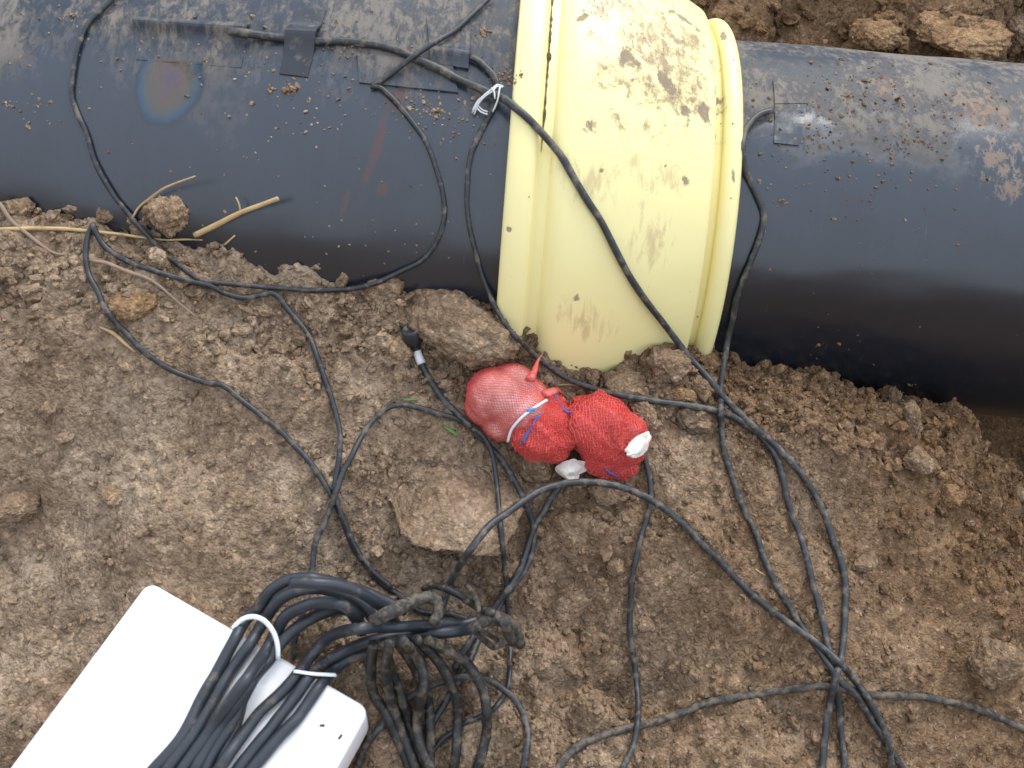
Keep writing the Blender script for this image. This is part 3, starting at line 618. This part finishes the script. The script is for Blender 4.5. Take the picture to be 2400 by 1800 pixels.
tube('cable', [(1499, 1052), (1505, 1063), (1512, 1081), (1521, 1114), (1525, 1153), (1520, 1200), (1505, 1251), (1491, 1305), (1480, 1356), (1476, 1406), (1475, 1460), (1482, 1515), (1489, 1569), (1494, 1623), (1496, 1681), (1489, 1732), (1476, 1768), (1452, 1815)],
     .0034, cable_mat, 'cable hanging from the right red bag straight down to the bottom', group=KG)
tube('cable', [(985, 1540, .0), (1020, 1470, .0), (1039, 1413, .005), (1060, 1355, .015), (1086, 1312, .025), (1115, 1269, .03), (1147, 1229, .03), (1191, 1198, .03), (1227, 1174, .03), (1263, 1152, .03), (1306, 1137, .03), (1350, 1131, .03), (1397, 1132, .025), (1444, 1139, .02), (1487, 1153, .02), (1541, 1182, .015), (1590, 1220, .01), (1636, 1265, .0), (1672, 1299), (1705, 1334), (1741, 1374), (1781, 1410), (1824, 1442), (1868, 1475), (1911, 1507), (1947, 1536), (1976, 1565), (2001, 1594), (2027, 1627), (2048, 1663), (2067, 1699), (2081, 1739), (2088, 1779), (2092, 1815)],
     .0041, cable_mat, 'thick cable arching under the red bags and running to the lower right', group=KG, sig=6)
tube('cable', [(1222, 1815), (1231, 1770), (1237, 1737), (1234, 1701), (1222, 1668), (1204, 1638), (1180, 1616), (1156, 1598), (1132, 1589), (1077, 1586), (1023, 1601), (969, 1629), (930, 1662), (899, 1695), (872, 1728), (851, 1764), (832, 1815)],
     .0037, cable_mat, 'cable loop on the ground behind the hanging muddy loops at bottom centre', group=KG)

# ================================================================== the plug
def frame_from(d, up=(0, 0, 1)):
    d = Vector(d).normalized(); q = d.to_track_quat('Z', 'Y'); return q.to_matrix()
def lathe(prof, c, d, n=28):
    m = np.array(frame_from(d)); th = np.linspace(0, 2 * np.pi, n, endpoint=False); V = []
    for r, z in prof: V += [np.array(c) + m @ np.array([r * math.cos(t), r * math.sin(t), z]) for t in th]
    F = [(i * n + j, i * n + (j + 1) % n, (i + 1) * n + (j + 1) % n, (i + 1) * n + j) for i in range(len(prof) - 1) for j in range(n)]
    F2 = [tuple(range(n))[::-1], tuple((len(prof) - 1) * n + k for k in range(n))]
    return np.array(V), F, F2
def lathe_obj(name, prof, c, d, mat, parent, smooth=True, n=28):
    V, F, F2 = lathe(prof, c, d, n); o0 = np.array(parent.location)
    return obj(name, poly_mesh(name, V - o0, F, F2, smooth), mat, parent)
pd = PF[0] - PF[3]; pd = pd / np.linalg.norm(pd); p0 = PF[0]
pcap = at(966, 786, cast(966, 786, BASE) - .016)
pdir = pcap - p0; pdir /= np.linalg.norm(pdir)
lathe_obj('plug_neck', [(.0046, -.004), (.0058, .0), (.0062, .006), (.0078, .010), (.0078, .013)], p0, pdir, black_plastic, plug_cable)
cap = lathe_obj('plug_cap', [(.0085, .011), (.0108, .012), (.0112, .014), (.0112, .026), (.0104, .0275), (.0095, .0285), (.0085, .0285), (.0075, .0265), (.002, .0265)], p0, pdir, black_plastic, plug_cable)
sl_ = np.array([at(*q, 0) for q in ()]) if False else None
seg = PF[1:5]; V, F4, F3 = sweep(np.array(PF[0:5]), .0050, 14); obj('label_sleeve', poly_mesh('label_sleeve', V - np.array(plug_cable.location), F4, F3), wire_mat, plug_cable)

# ================================================================== white wire tie
tie = tag(empty('wire_tie', at(1165, 205, cast(1165, 205))), 'twist of frayed white wires tying the cable near the yellow sleeve', 'wire tie')
for k, q in enumerate(([(1181, 203), (1165, 199), (1154, 208), (1133, 224), (1118, 242), (1106, 264)], [(1178, 205), (1163, 203), (1156, 213), (1138, 224), (1121, 243), (1110, 268)],
          [(1152, 206), (1158, 216), (1160, 232)], [(1172, 204), (1169, 216), (1165, 236), (1154, 262)], [(1115, 250), (1126, 262), (1142, 268)], [(1120, 247), (1130, 258), (1143, 262)], [(1131, 226), (1120, 236), (1112, 250), (1108, 258)])):
    tube('wire_strand', q, .0009, wire_mat, parent=tie, keep=False, nseg=6, lift=.003, sig=2)

# ================================================================== red net bags
def blob(parts, voxel=.0035, smooth=6, wr=.004, wscale=.03, seed=0):
    V = []; F = []; k = 0
    for c, ra in parts:
        v = ICO3[0] * np.array(ra) + np.array(c); V.append(v); F.append(ICO3[1] + k); k += len(v)
    me = mesh_np('tmp', np.vstack(V), np.vstack(F)); o = bpy.data.objects.new('tmp', me); COL.objects.link(o)
    r = o.modifiers.new('r', 'REMESH'); r.mode = 'VOXEL'; r.voxel_size = voxel
    s = o.modifiers.new('s', 'SMOOTH'); s.iterations = smooth; s.factor = .5
    dg = bpy.context.evaluated_depsgraph_get(); m2 = bpy.data.meshes.new_from_object(o.evaluated_get(dg))
    n = len(m2.vertices); v = np.zeros(n * 3, np.float32); m2.vertices.foreach_get('co', v); v = v.reshape(-1, 3).astype(float)
    nn = np.zeros(n * 3, np.float32); m2.vertex_normals.foreach_get('vector', nn) if hasattr(m2, 'vertex_normals') else None; nn = nn.reshape(-1, 3)
    w = fbm(v[:, 0] + v[:, 2] * .7, v[:, 1] - v[:, 2] * .5, wscale, 3, seed) * .6 + .4 * (1 - 2 * np.abs(fbm(v[:, 0] * .6 + v[:, 1] * .8, v[:, 2] + v[:, 0] * .3, wscale * .6, 2, seed + 4)))
    v = v + nn * (wr * w)[:, None]
    F = [tuple(p.vertices) for p in m2.polygons]
    bpy.data.objects.remove(o); bpy.data.meshes.remove(me); bpy.data.meshes.remove(m2)
    return v, F
def net_strands(tree, c, axis, nu, nv, r, off, jit, v0=.06, v1=.94, rmax=.2):
    m = np.array(frame_from(axis)); P = {}; 
    for j in range(nv + 1):
        th = math.pi * (v0 + (v1 - v0) * j / nv)
        for i in range(nu):
            ph = 2 * math.pi * (i + .5 * (j % 2)) / nu + rng.normal() * jit / nu * 6
            t2 = th + rng.normal() * jit / nv * 3
            d = m @ np.array([math.sin(t2) * math.cos(ph), math.sin(t2) * math.sin(ph), math.cos(t2)])
            h = tree.ray_cast(Vector(np.array(c) + d * rmax), Vector(-d))
            if h[0] is not None: P[i, j] = np.array(h[0]) + np.array(h[1]) * (off + abs(rng.normal()) * off * jit * 3)
    E = []
    for (i, j) in P:
        for k in (((i, j + 1), ((i - 1) % nu, j + 1)) if j % 2 == 0 else ((i, j + 1), ((i + 1) % nu, j + 1))):
            if k in P and np.linalg.norm(P[i, j] - P[k]) < .014: E.append((P[i, j], P[k]))
    return prisms(E, r)
def prisms(E, r):
    A = np.array([e[0] for e in E]); B = np.array([e[1] for e in E]); T = B - A; T /= np.linalg.norm(T, axis=1, keepdims=True) + 1e-9
    ref = np.where(np.abs(T[:, 2:3]) < .8, np.array([[0, 0, 1.]]), np.array([[1., 0, 0]])); N = np.cross(T, ref); N /= np.linalg.norm(N, axis=1, keepdims=True); Bn = np.cross(T, N)
    V = np.stack([Q + r * (math.cos(a) * N + math.sin(a) * Bn) for Q in (A, B) for a in (0, 2.094, 4.189)], 1).reshape(-1, 3)
    f = np.array([(0, 1, 4, 3), (1, 2, 5, 4), (2, 0, 3, 5)]); F = (f[None] + (np.arange(len(A)) * 6)[:, None, None]).reshape(-1, 4)
    return V, F
def make_skin(name, a, b, c_, rough, tr=0.):
    t = NT(name); c = t.coord(); n = t.noise(c, 60, 5, .6); f = t.noise(c, 260, 3); w = t.noise(c, 22, 4)
    col = t.mix(t.rng(n, .35, .65), a, b); col = t.mix(t.rng(w, .5, .7), col, c_)
    m = t.out(col, rough, t.bump(t.math('ADD', n, t.math('MULTIPLY', f, .4)), .6, .004), .55)
    return m
skin_pink = make_skin('pink_film', (.50, .31, .26), (.72, .48, .45), (.84, .75, .72), .28)
skin_red = make_skin('red_film', (.52, .060, .055), (.74, .15, .135), (.70, .30, .27), .42)
dep = lambda px, py: cast(px, py, BASE)
def lobe(px, py, r, sx=1., sy=1., sz=.95, up=.7):
    d = dep(px, py); k = d / FPX; rm = r * k
    g = at(px, py, d); L = np.linalg.norm(ray(px, py))
    c = at(px, py, d - rm * up)
    return c, (rm * sx, rm * sy, rm * sz)
def netbag(label, lobes1, lobes2, ax, seed):
    base = lobes1[0][0]; p = empty('net_bag', base); tag(p, label, 'net bag', 'red net bags on the soil')
    o0 = np.array(base)
    for k, (nm, L, mat, wr, net) in enumerate((('bag_bulb', lobes1, skin_pink, .0026, (60, 42, .00040, .0013, .08)), ('bag_lobe', lobes2, skin_red, .0095, (62, 54, .00042, .0011, .13)))):
        if not L: continue
        if seed == 1 and k == 0 or seed == 2 and k == 0: pass
        v, F = blob(L, .0032, 5 if k == 0 else 3, wr,   .05 if k == 0 else .030, seed * 10 + k)
        o = obj(nm, poly_mesh(nm, v - o0, [], F), mat, p); t = BVHTree.FromPolygons([tuple(q) for q in v], F); TREES.append(t)
        c = np.mean([q[0] for q in L], 0)
        for rep in range(1 if k == 0 else 2):
            nv, nf = net_strands(t, c, np.array(ax) + rep * np.array([.4, .5, .3]), net[0], net[1], net[2], net[3] * (1 + rep), net[4])
            n_o = obj('netting', mesh_np('netting', nv - o0, nf), red_net, o); n_o['kind'] = 'stuff'
    return p
axis1 = at(1276, 1008, 1.2) - at(1170, 925, 1.2)
bag1 = netbag('left red net bag with a pale pink bulging end and a white tie', [lobe(1166, 925, 68, 1.05, .95, .85), lobe(1138, 950, 50, .9, .95, .75, .55), lobe(1196, 903, 56, 1., .9, .8, .75), lobe(1215, 962, 66, 1.05, 1, .9), lobe(1180, 985, 50, 1, 1, .75, .55), lobe(1236, 930, 50, .9, .9, .8, .85)], [lobe(1262, 1000, 66, 1, 1, .9), lobe(1296, 1018, 58, 1.0, 1.1, .85), lobe(1262, 1035, 46, 1, 1, .8, .6), lobe(1288, 965, 40, 1, 1, .8, .9)], axis1, 1)
bag2 = netbag('right red net bag, fully red, ending in a paper collar at its right', [lobe(1400, 1000, 66, 1, 1, .9)], [lobe(1400, 995, 74, 1., 1., .9), lobe(1448, 1020, 64, 1, 1.05, .85), lobe(1412, 1070, 50, 1.05, .8, .6, .5), lobe(1445, 1092, 34, 1.2, .7, .5, .5), lobe(1410, 950, 34, 1, .8, .8, .9)], axis1, 2)
def ear(bag, pts, radii, mat=red_net, **kw):
    return tube('bag_ear', pts, radii, mat, parent=bag, keep=False, nseg=8, flat=.5, sig=3, **kw)
ear(bag1, [(1242, 890), (1252, 868), (1258, 850), (1264, 838), (1272, 828)], [.0060, .0036, .0020, .0009, .0004], skin_red, lift=.002)
ear(bag1, [(1275, 925), (1292, 918), (1308, 914), (1322, 926)], [.006, .006, .004, .0015], skin_red, lift=.001)
tube('tie_strap', [(1190, 1036), (1193, 1022), (1199, 1005), (1217, 983), (1242, 962), (1269, 944), (1282, 936)], .0016, nylon, parent=bag1, keep=False, nseg=6, lift=.0015, sig=3)
tube('label_strip', [(1234, 964), (1246, 960), (1254, 957)], .0022, skyblue_mat, parent=bag1, keep=False, nseg=6, lift=.001, sig=2, flat=.5)
tube('ribbon', [(1266, 970), (1254, 986), (1243, 1003), (1232, 1022), (1222, 1043)], [.0012, .0022, .0012, .0024, .001], blue_mat, parent=bag1, keep=False, nseg=6, lift=.001, sig=2, flat=.5)
tube('ribbon', [(1300, 925), (1308, 940), (1318, 955), (1330, 965), (1345, 964)], [.0016, .001, .0018, .001], blue_mat, parent=bag1, keep=False, nseg=6, lift=.001, sig=2, flat=.5)
tube('ribbon', [(1415, 1098), (1432, 1108), (1450, 1118)], [.001, .002, .001], blue_mat, parent=bag2, keep=False, nseg=6, lift=.002, sig=2, flat=.5)
# crumpled paper collars
def paper(px, py, w, bag, d2, seed, label, lift=.010):
    """a scrap of paper scrunched round the cable end: sharp random folds, flat facets"""
    r = np.random.default_rng(seed); d = cast(px, py) - lift; c = at(px, py, d); k = d / FPX; R1 = w * k
    V = ICO3[0].copy(); F = ICO3[1]
    for q in range(14):
        n = r.normal(size=3); n /= np.linalg.norm(n); e = V @ n - r.uniform(-.25, .45); V = V - n * (np.abs(e) * r.uniform(.18, .46))[:, None] * r.choice([1, -.8])
    V = V * (1 + .10 * r.normal(size=(len(V), 1)).clip(-1.5, 1.5)); V -= V.mean(0); V /= np.abs(V).max(0)
    th = math.radians(-25 + seed * 7); V = V * np.array([1., .60, .50])
    V = np.stack([V[:, 0] * math.cos(th) - V[:, 1] * math.sin(th), V[:, 0] * math.sin(th) + V[:, 1] * math.cos(th), V[:, 2]], -1)
    ax = AX_R, AX_U, -_F
    V = (V[:, :1] * ax[0] + V[:, 1:2] * ax[1] + V[:, 2:] * ax[2]) * R1
    o = obj('paper_collar', mesh_np('paper_collar', V, F, False), paper_mat); o.location = c
    tag(o, label, 'paper', 'crumpled paper collars'); return o
paper(1330, 1100, 50, bag1, (1330, 1135), 4, 'crumpled white paper around the cable end of the left red bag', .026)
paper(1496, 1054, 48, bag2, (1525, 1100), 9, 'crumpled white paper around the cable end of the right red bag')

# ================================================================== white box with the cable coil
cor = [(351, 1360), (862, 1655), (690, 2060), (-130, 2010)]
bz = max(cast(q[0], q[1], [ground_tree]) for q in [(400, 1500), (700, 1650)])
def on_plane(px, py, z0, gx, gy):
    d = ray(px, py); k = (z0 + gx * CAM[0] + gy * (CAM[1] + .9) - CAM[2]) / (d[2] - gx * d[0] - gy * d[1]); return CAM + d * k
_q = np.array([at(a, b, cast(a, b, [ground_tree])) for a, b in ((200, 1650), (330, 1450), (600, 1560), (800, 1690), (480, 1780), (300, 1790), (700, 1790), (450, 1600))])
_c = np.linalg.lstsq(np.c_[np.ones(len(_q)), _q[:, 0], _q[:, 1] + .9], _q[:, 2], rcond=None)[0]
_gx, _gy = _c[1] * .8, _c[2] * .25
BT = dict(z0=float(np.mean(_q[:, 2] - _gx * _q[:, 0] - _gy * (_q[:, 1] + .9))) + .060, gx=_gx, gy=_gy)
ctop = [on_plane(*q, **BT) for q in ((347, 1359), (868, 1660))]
ex = ctop[1] - ctop[0]; wbox = np.linalg.norm(ex); ex /= wbox
nrm = np.array([-BT['gx'], -BT['gy'], 1.]); nrm /= np.linalg.norm(nrm); ey = np.cross(nrm, ex)
lft = on_plane(22, 1797, **BT) - ctop[0]
LEN = .42; TH = .065
def rbox(L, Wd, T, r=.012, seg=6):
    bm = bmesh.new(); bmesh.ops.create_cube(bm, size=1.)
    for v in bm.verts: v.co = Vector((v.co.x * Wd, v.co.y * L, v.co.z * T))
    ed = [e for e in bm.edges if abs((e.verts[0].co - e.verts[1].co).normalized().z) > .9]
    bmesh.ops.bevel(bm, geom=ed, offset=r, segments=seg, affect='EDGES', profile=.5)
    ed = [e for e in bm.edges if all(abs(abs(v.co.z) - T / 2) < 1e-5 for v in e.verts) and abs(e.verts[0].co.z - e.verts[1].co.z) < 1e-5]
    bmesh.ops.bevel(bm, geom=ed, offset=.006, segments=4, affect='EDGES', profile=.5)
    return bm
bm = rbox(LEN, wbox, TH); bm.verts.ensure_lookup_table()
skew = (lft @ ex) / (-(lft @ ey))            # follow the slant of the left edge
ctr = ctop[0] + ex * wbox / 2 - ey * LEN / 2 + ex * skew * LEN / 2 * .0 - nrm * TH / 2
lf = lft / np.linalg.norm(lft)
V = np.array([v.co[:] for v in bm.verts]); Fb_ = [tuple(v.index for v in f.verts) for f in bm.faces]; bm.free()
Vw = ctop[0] + ((V[:, :1] + wbox / 2) * ex) + ((LEN / 2 - V[:, 1:2]) * lf) + ((V[:, 2:3] - TH / 2) * nrm)
box_c = Vw.mean(0) - nrm * TH / 2
box = obj('white_box', poly_mesh('white_box', Vw - box_c, [], Fb_, True), white_plastic); box.location = box_c
tag(box, 'flat white plastic box with rounded corner at bottom left, carrying the cable coil', 'box')
add_tree(Vw, Fb_)
for q in (((750, 1701), (760, 1700), (757, 1702)), ((794, 1732), (798, 1726), (801, 1722))):
    tube('ink_mark', list(q), .0011, ink_mat, parent=box, keep=False, nseg=6, step=3, sig=0, rest=.2)
BOX = list(TREES)

coil = tag(empty('cable_coil', box_c + nrm * TH), 'bundled coil of thick black cable strapped on the white box', 'cable coil')
def strand(pts, r=.0062, mat=coil_mat, **kw): return tube('cable_strand', pts, r, mat, parent=coil, sig=kw.pop('sig', 5), **kw)
strand([(511, 1800), (538, 1734), (556, 1689), (571, 1637), (590, 1600)], .0050)
strand([(475, 1815), (517, 1737), (547, 1686), (565, 1647), (590, 1600)], .0056)
strand([(452, 1812), (496, 1737), (547, 1659), (595, 1589), (632, 1541, .005), (662, 1499, .02), (707, 1463, .03), (752, 1439, .03), (800, 1428, .03), (850, 1440, .02)])
strand([(420, 1812), (481, 1728), (535, 1650), (583, 1583), (619, 1529, .01), (647, 1481, .025), (671, 1445, .04), (713, 1421, .045), (758, 1412, .045), (806, 1421, .04), (836, 1451, .03), (850, 1480, .02)])
strand([(383, 1812), (451, 1722), (496, 1653), (541, 1571), (586, 1505, .01), (626, 1445, .03), (656, 1405, .05), (701, 1384, .055), (752, 1381, .055), (812, 1396, .05), (858, 1427, .04), (882, 1465, .03)])
strand([(350, 1815), (421, 1734), (469, 1644), (505, 1580), (538, 1517, .005), (571, 1460, .015), (604, 1427, .03), (632, 1387, .045), (671, 1362, .05), (722, 1357, .05), (782, 1366, .05), (842, 1384, .04), (900, 1408, .03), (950, 1432, .02)])
strand([(680, 1366, .03), (730, 1366, .03), (800, 1374, .03), (860, 1398, .03), (910, 1435, .02), (935, 1470, .01)], .0058)
# second bundle
strand([(580, 1815), (647, 1734), (701, 1677), (737, 1625), (770, 1580), (797, 1556, .005), (830, 1538, .01), (880, 1528, .01)], .0062)
strand([(505, 1815), (559, 1734), (607, 1671), (662, 1619), (701, 1571), (734, 1526, .012), (770, 1493, .02), (812, 1478, .03), (873, 1471, .03), (940, 1470, .03), (1041, 1464, .03), (1086, 1464, .025), (1120, 1455, .02)], .0060)
strand([(548, 1815), (601, 1746), (647, 1689), (692, 1632), (728, 1580, .003), (764, 1547, .012), (812, 1523, .02), (860, 1505, .03), (921, 1493, .03), (981, 1490, .03), (1041, 1484, .03), (1101, 1475, .03), (1130, 1460, .03), (1160, 1448, .03)], .0060)
# muddy ends
muddy = dict(mat=cable_muddy)
strand([(1110, 1472, .03), (1140, 1452, .035), (1170, 1450, .035), (1195, 1466, .03), (1212, 1488, .02), (1220, 1510, .012)], [.0045, .006, .0075, .0075, .0070, .0055], cable_dirty)
strand([(1180, 1455, .03), (1188, 1480, .02), (1200, 1505, .01)], .005, cable_dirty)
strand([(1113, 1481, .025), (1138, 1503, .015), (1158, 1517, .012), (1182, 1505, .01)], .0036, cable_dirty)
strand([(1118, 1470, .03), (1142, 1486, .02), (1165, 1500, .012)], .0024, cable_dirty)
strand([(872, 1457, .03), (905, 1439, .035), (942, 1421, .035), (969, 1408, .035), (999, 1399, .03), (1023, 1408, .025), (1027, 1432, .02), (1017, 1460, .02)], [.0060, .0066, .0070, .0068, .0066, .0060, .0055], cable_dirty)
strand([(993, 1382, .015), (1011, 1373, .02), (1041, 1378, .02), (1071, 1392, .02), (1101, 1412, .02), (1132, 1430, .025), (1158, 1440, .03)], .0040, cable_muddy)
strand([(1119, 1343, .012), (1110, 1357, .012), (1116, 1371, .012), (1133, 1376, .01)], .0022, cable_dirty)
strand([(1092, 1372, .01), (1106, 1388, .01), (1118, 1410, .01), (1122, 1440, .015)], .0026, cable_dirty)
for q in ([(875, 1510, .02), (869, 1556, .02), (869, 1595, .012), (878, 1632, .005), (899, 1662), (915, 1695), (930, 1728), (945, 1764), (965, 1815)],
          [(899, 1505, .02), (915, 1565, .02), (930, 1607, .012), (945, 1647, .005), (957, 1692), (972, 1731), (987, 1770), (1002, 1815)],
          [(915, 1500, .02), (905, 1560, .012), (908, 1610, .006), (920, 1660), (940, 1710), (960, 1760), (978, 1815)],
          [(927, 1500, .02), (963, 1550, .02), (981, 1586, .015), (996, 1619, .01), (1005, 1656), (1008, 1692), (1011, 1728), (1008, 1764), (1008, 1815)],
          [(940, 1498, .02), (975, 1540, .02), (992, 1590, .015), (985, 1640, .01), (978, 1690), (985, 1740), (1000, 1780), (1020, 1815)],
          [(975, 1498, .02), (1017, 1538, .025), (1041, 1571, .02), (1059, 1607, .015), (1071, 1644, .01), (1074, 1686), (1071, 1728), (1068, 1764), (1058, 1815)],
          [(1000, 1498, .02), (1050, 1526, .03), (1089, 1550, .025), (1116, 1586, .02), (1135, 1626, .015), (1141, 1668, .01), (1141, 1710), (1132, 1752), (1112, 1815)]):
    strand(q, .0054, cable_muddy)
tube('strap', [(545, 1475), (550, 1467), (568, 1451), (592, 1445), (619, 1454), (641, 1481), (650, 1511), (651, 1545)], .0026, nylon, parent=coil, keep=False, nseg=8, lift=.002, flat=.45, sig=3)
tube('strap', [(688, 1573), (700, 1575), (731, 1579), (776, 1582), (786, 1582)], .0020, nylon, parent=coil, keep=False, nseg=8, lift=.001, flat=.45, sig=3)

# ================================================================== dry stalks, roots, grass
SG = 'dry stalks on the left bank'
def stalk(pts, r, label, mat=straw_mat, cat='stalk', group=SG, name='dry_stalk', **kw):
    return tube(name, pts, r, mat, label, cat, group, keep=False, nseg=7, trees=BASE, **kw)
stalk([(-20, 468), (0, 479), (25, 517), (63, 549), (95, 574), (127, 593), (152, 596)], [.0026, .0024, .0020, .0012], 'brown woody stalk slanting down at the left edge of the photo', root_mat, name='woody_stalk')
stalk([(-20, 538), (63, 536), (142, 536), (222, 542), (301, 550), (380, 561), (475, 563)], [.0024, .0024, .0020, .0014, .0008], 'long pale straw lying level across the soil at far left')
stalk([(310, 511), (326, 485, .0), (354, 463, .01), (380, 444, .02), (418, 427, .03), (456, 413, .04)], [.0014, .0014, .0012, .0007], 'thin pale stalk rising left of the knobbly clod against the pipe')
s4, P4 = stalk([(456, 552), (506, 527, .005), (570, 495, .015), (652, 465, .03)], [.0034, .0031, .0027, .0026], 'thick tan stalk with cut end rising right of the knobbly clod')
tube('side_shoot', [(563, 497, .012), (560, 479, .015), (552, 462, .015)], [.0012, .0008], straw_mat, parent=s4, keep=False, nseg=6, trees=BASE)
stalk([(234, 767), (269, 783), (294, 805), (316, 824)], [.0010, .0022, .0022, .0012], 'short orange straw beside the long thin cable on the left bank')
stalk([(218, 612), (253, 618), (301, 637), (348, 653), (380, 675), (411, 701), (459, 742)], [.0022, .0022, .0016, .0010], 'thin grey root half buried between the cables on the left bank', root_mat, name='root', cat='root')
stalk([(551, 552), (538, 563), (525, 574)], .0010, 'tiny white straw right of the thick tan stalk')
stalk([(1306, 903), (1337, 901), (1369, 909)], .0010, 'thin yellow straw under the cable below the yellow sleeve', group=None)
stalk([(1770, 1334), (1780, 1341), (1792, 1348)], .0009, 'tiny yellow straw between two cables on the right', group=None)
stalk([(1039, 998), (1055, 1008), (1078, 1023)], [.0010, .0028, .0006], 'green grass blade beside the largest stone under the cables', grass_mat, 'grass', None, 'grass_blade', flat=.4)
stalk([(941, 935), (960, 937), (984, 936)], [.0006, .0014, .0005], 'yellowish green blade above the arched thin cable', grass_mat, 'grass', None, 'grass_blade', flat=.4)

# ================================================================== specks of soil stuck on the pipes and sleeve
def specks(name, spots, label, rmin=.0009):
    P = []; R = []
    for px, py, sp, n, rm in spots:
        for _ in range(n):
            a, b = px + rng.normal() * sp, py + rng.normal() * sp * .6
            if b < -150: continue
            d = cast(a, b, pipe_trees); p = at(a, b, d)
            if d > 1.9: continue
            P.append(p); R.append(min(rmin * (1 + rng.pareto(2.2)), rm))
    P = np.array(P); R = np.array(R); V, F, sh = scatter(P, R, ICO1, (.5, .8), .3, .5)
    sh = np.clip(sh + .3, 0, 1)
    tag(obj(name, mesh_np(name, V, F, False, {'shade': ('FLOAT', sh)}), soil_crumb), label, None, None, 'stuff')
specks('soil_specks', [(300, 90, 160, 60, .003), (750, 120, 130, 90, .003), (820, 110, 25, 40, .0035), (683, 212, 9, 40, .005), (640, 210, 6, 14, .003), (1000, 240, 50, 70, .003), (1020, 262, 14, 30, .004), (720, 250, 80, 40, .003), (1060, 300, 50, 40, .002),
                       (1180, 180, 18, 70, .003), (1130, 75, 12, 25, .004), (60, 250, 50, 20, .003), (25, 245, 8, 12, .004), (500, 300, 250, 50, .002), (900, 560, 160, 40, .0015), (150, 40, 12, 10, .003)], 'small specks of dry soil stuck on the left pipe')
specks('soil_specks', [(1950, 220, 110, 130, .0035), (2050, 190, 60, 60, .004), (2120, 340, 40, 50, .003), (2250, 250, 120, 80, .003), (1880, 300, 60, 60, .003), (1990, 400, 140, 60, .0028), (1830, 475, 8, 16, .003), (2100, 500, 200, 40, .0025), (1960, 840, 60, 14, .003), (2110, 905, 20, 8, .003)], 'small specks of dry soil stuck on the right pipe')

# ================================================================== loose crumbs (nobody could count them)
from mathutils.kdtree import KDTree
KD = KDTree(sum(len(q) for q in PATHS)); _i = 0
for q in PATHS:
    for p in q: KD.insert(Vector(p), _i); _i += 1
KD.balance()
def crumbs(name, n, rmin, rmax, base, box, label, power=2.4, dens=None):
    n2_ = n * 4; x = rng.uniform(box[0], box[1], n2_); y = rng.uniform(box[2], box[3], n2_)
    rg = rough[np.clip(np.searchsorted(GX, x) - 1, 0, nx - 2), np.clip(np.searchsorted(GY, y) - 1, 0, ny - 2)]
    d = np.clip(rg, 0, 1) * (.35 + .65 * sstep(fbm(x, y, .12, 3, 77), -.5, .5)) * .85 + .15
    keep = rng.uniform(size=n2_) < d; x, y = x[keep][:n], y[keep][:n]
    r = rmin * (1 + (rng.pareto(power, len(x)))); r = np.minimum(r, rmax)
    P = np.stack([x, y, ground_z(x, y)], -1)
    ok = np.array([(KD.find(p)[2] or 9) > .0035 + q for p, q in zip(P, r)]); P, r = P[ok], r[ok]
    V, F, sh = scatter(P, r, base)
    return tag(obj(name, mesh_np(name, V, F, False, {'shade': ('FLOAT', sh)}), soil_crumb), label, None, None, 'stuff')
crumbs('fine_soil_crumbs', 24000, .0013, .0045, ICO1, (-.95, 1.1, -1.12, -.15), 'fine loose crumbs of brown soil strewn over the trench bank', 2.0)
crumbs('soil_crumbs', 5000, .0026, .0090, ICO2, (-.95, 1.1, -1.12, -.15), 'loose pea-sized lumps of brown soil strewn over the trench bank', 2.6)
crumbs('bank_crumbs', 3500, .003, .016, ICO2, (.1, 1.15, .22, .6), 'loose lumps of brown soil on the far bank behind the pipe', 1.8)

crumbs('contact_crumbs', 2600, .0028, .010, ICO2, (-.68, .56, -.40, -.20), 'lumps of soil piled along the foot of the pipe', 2.2)
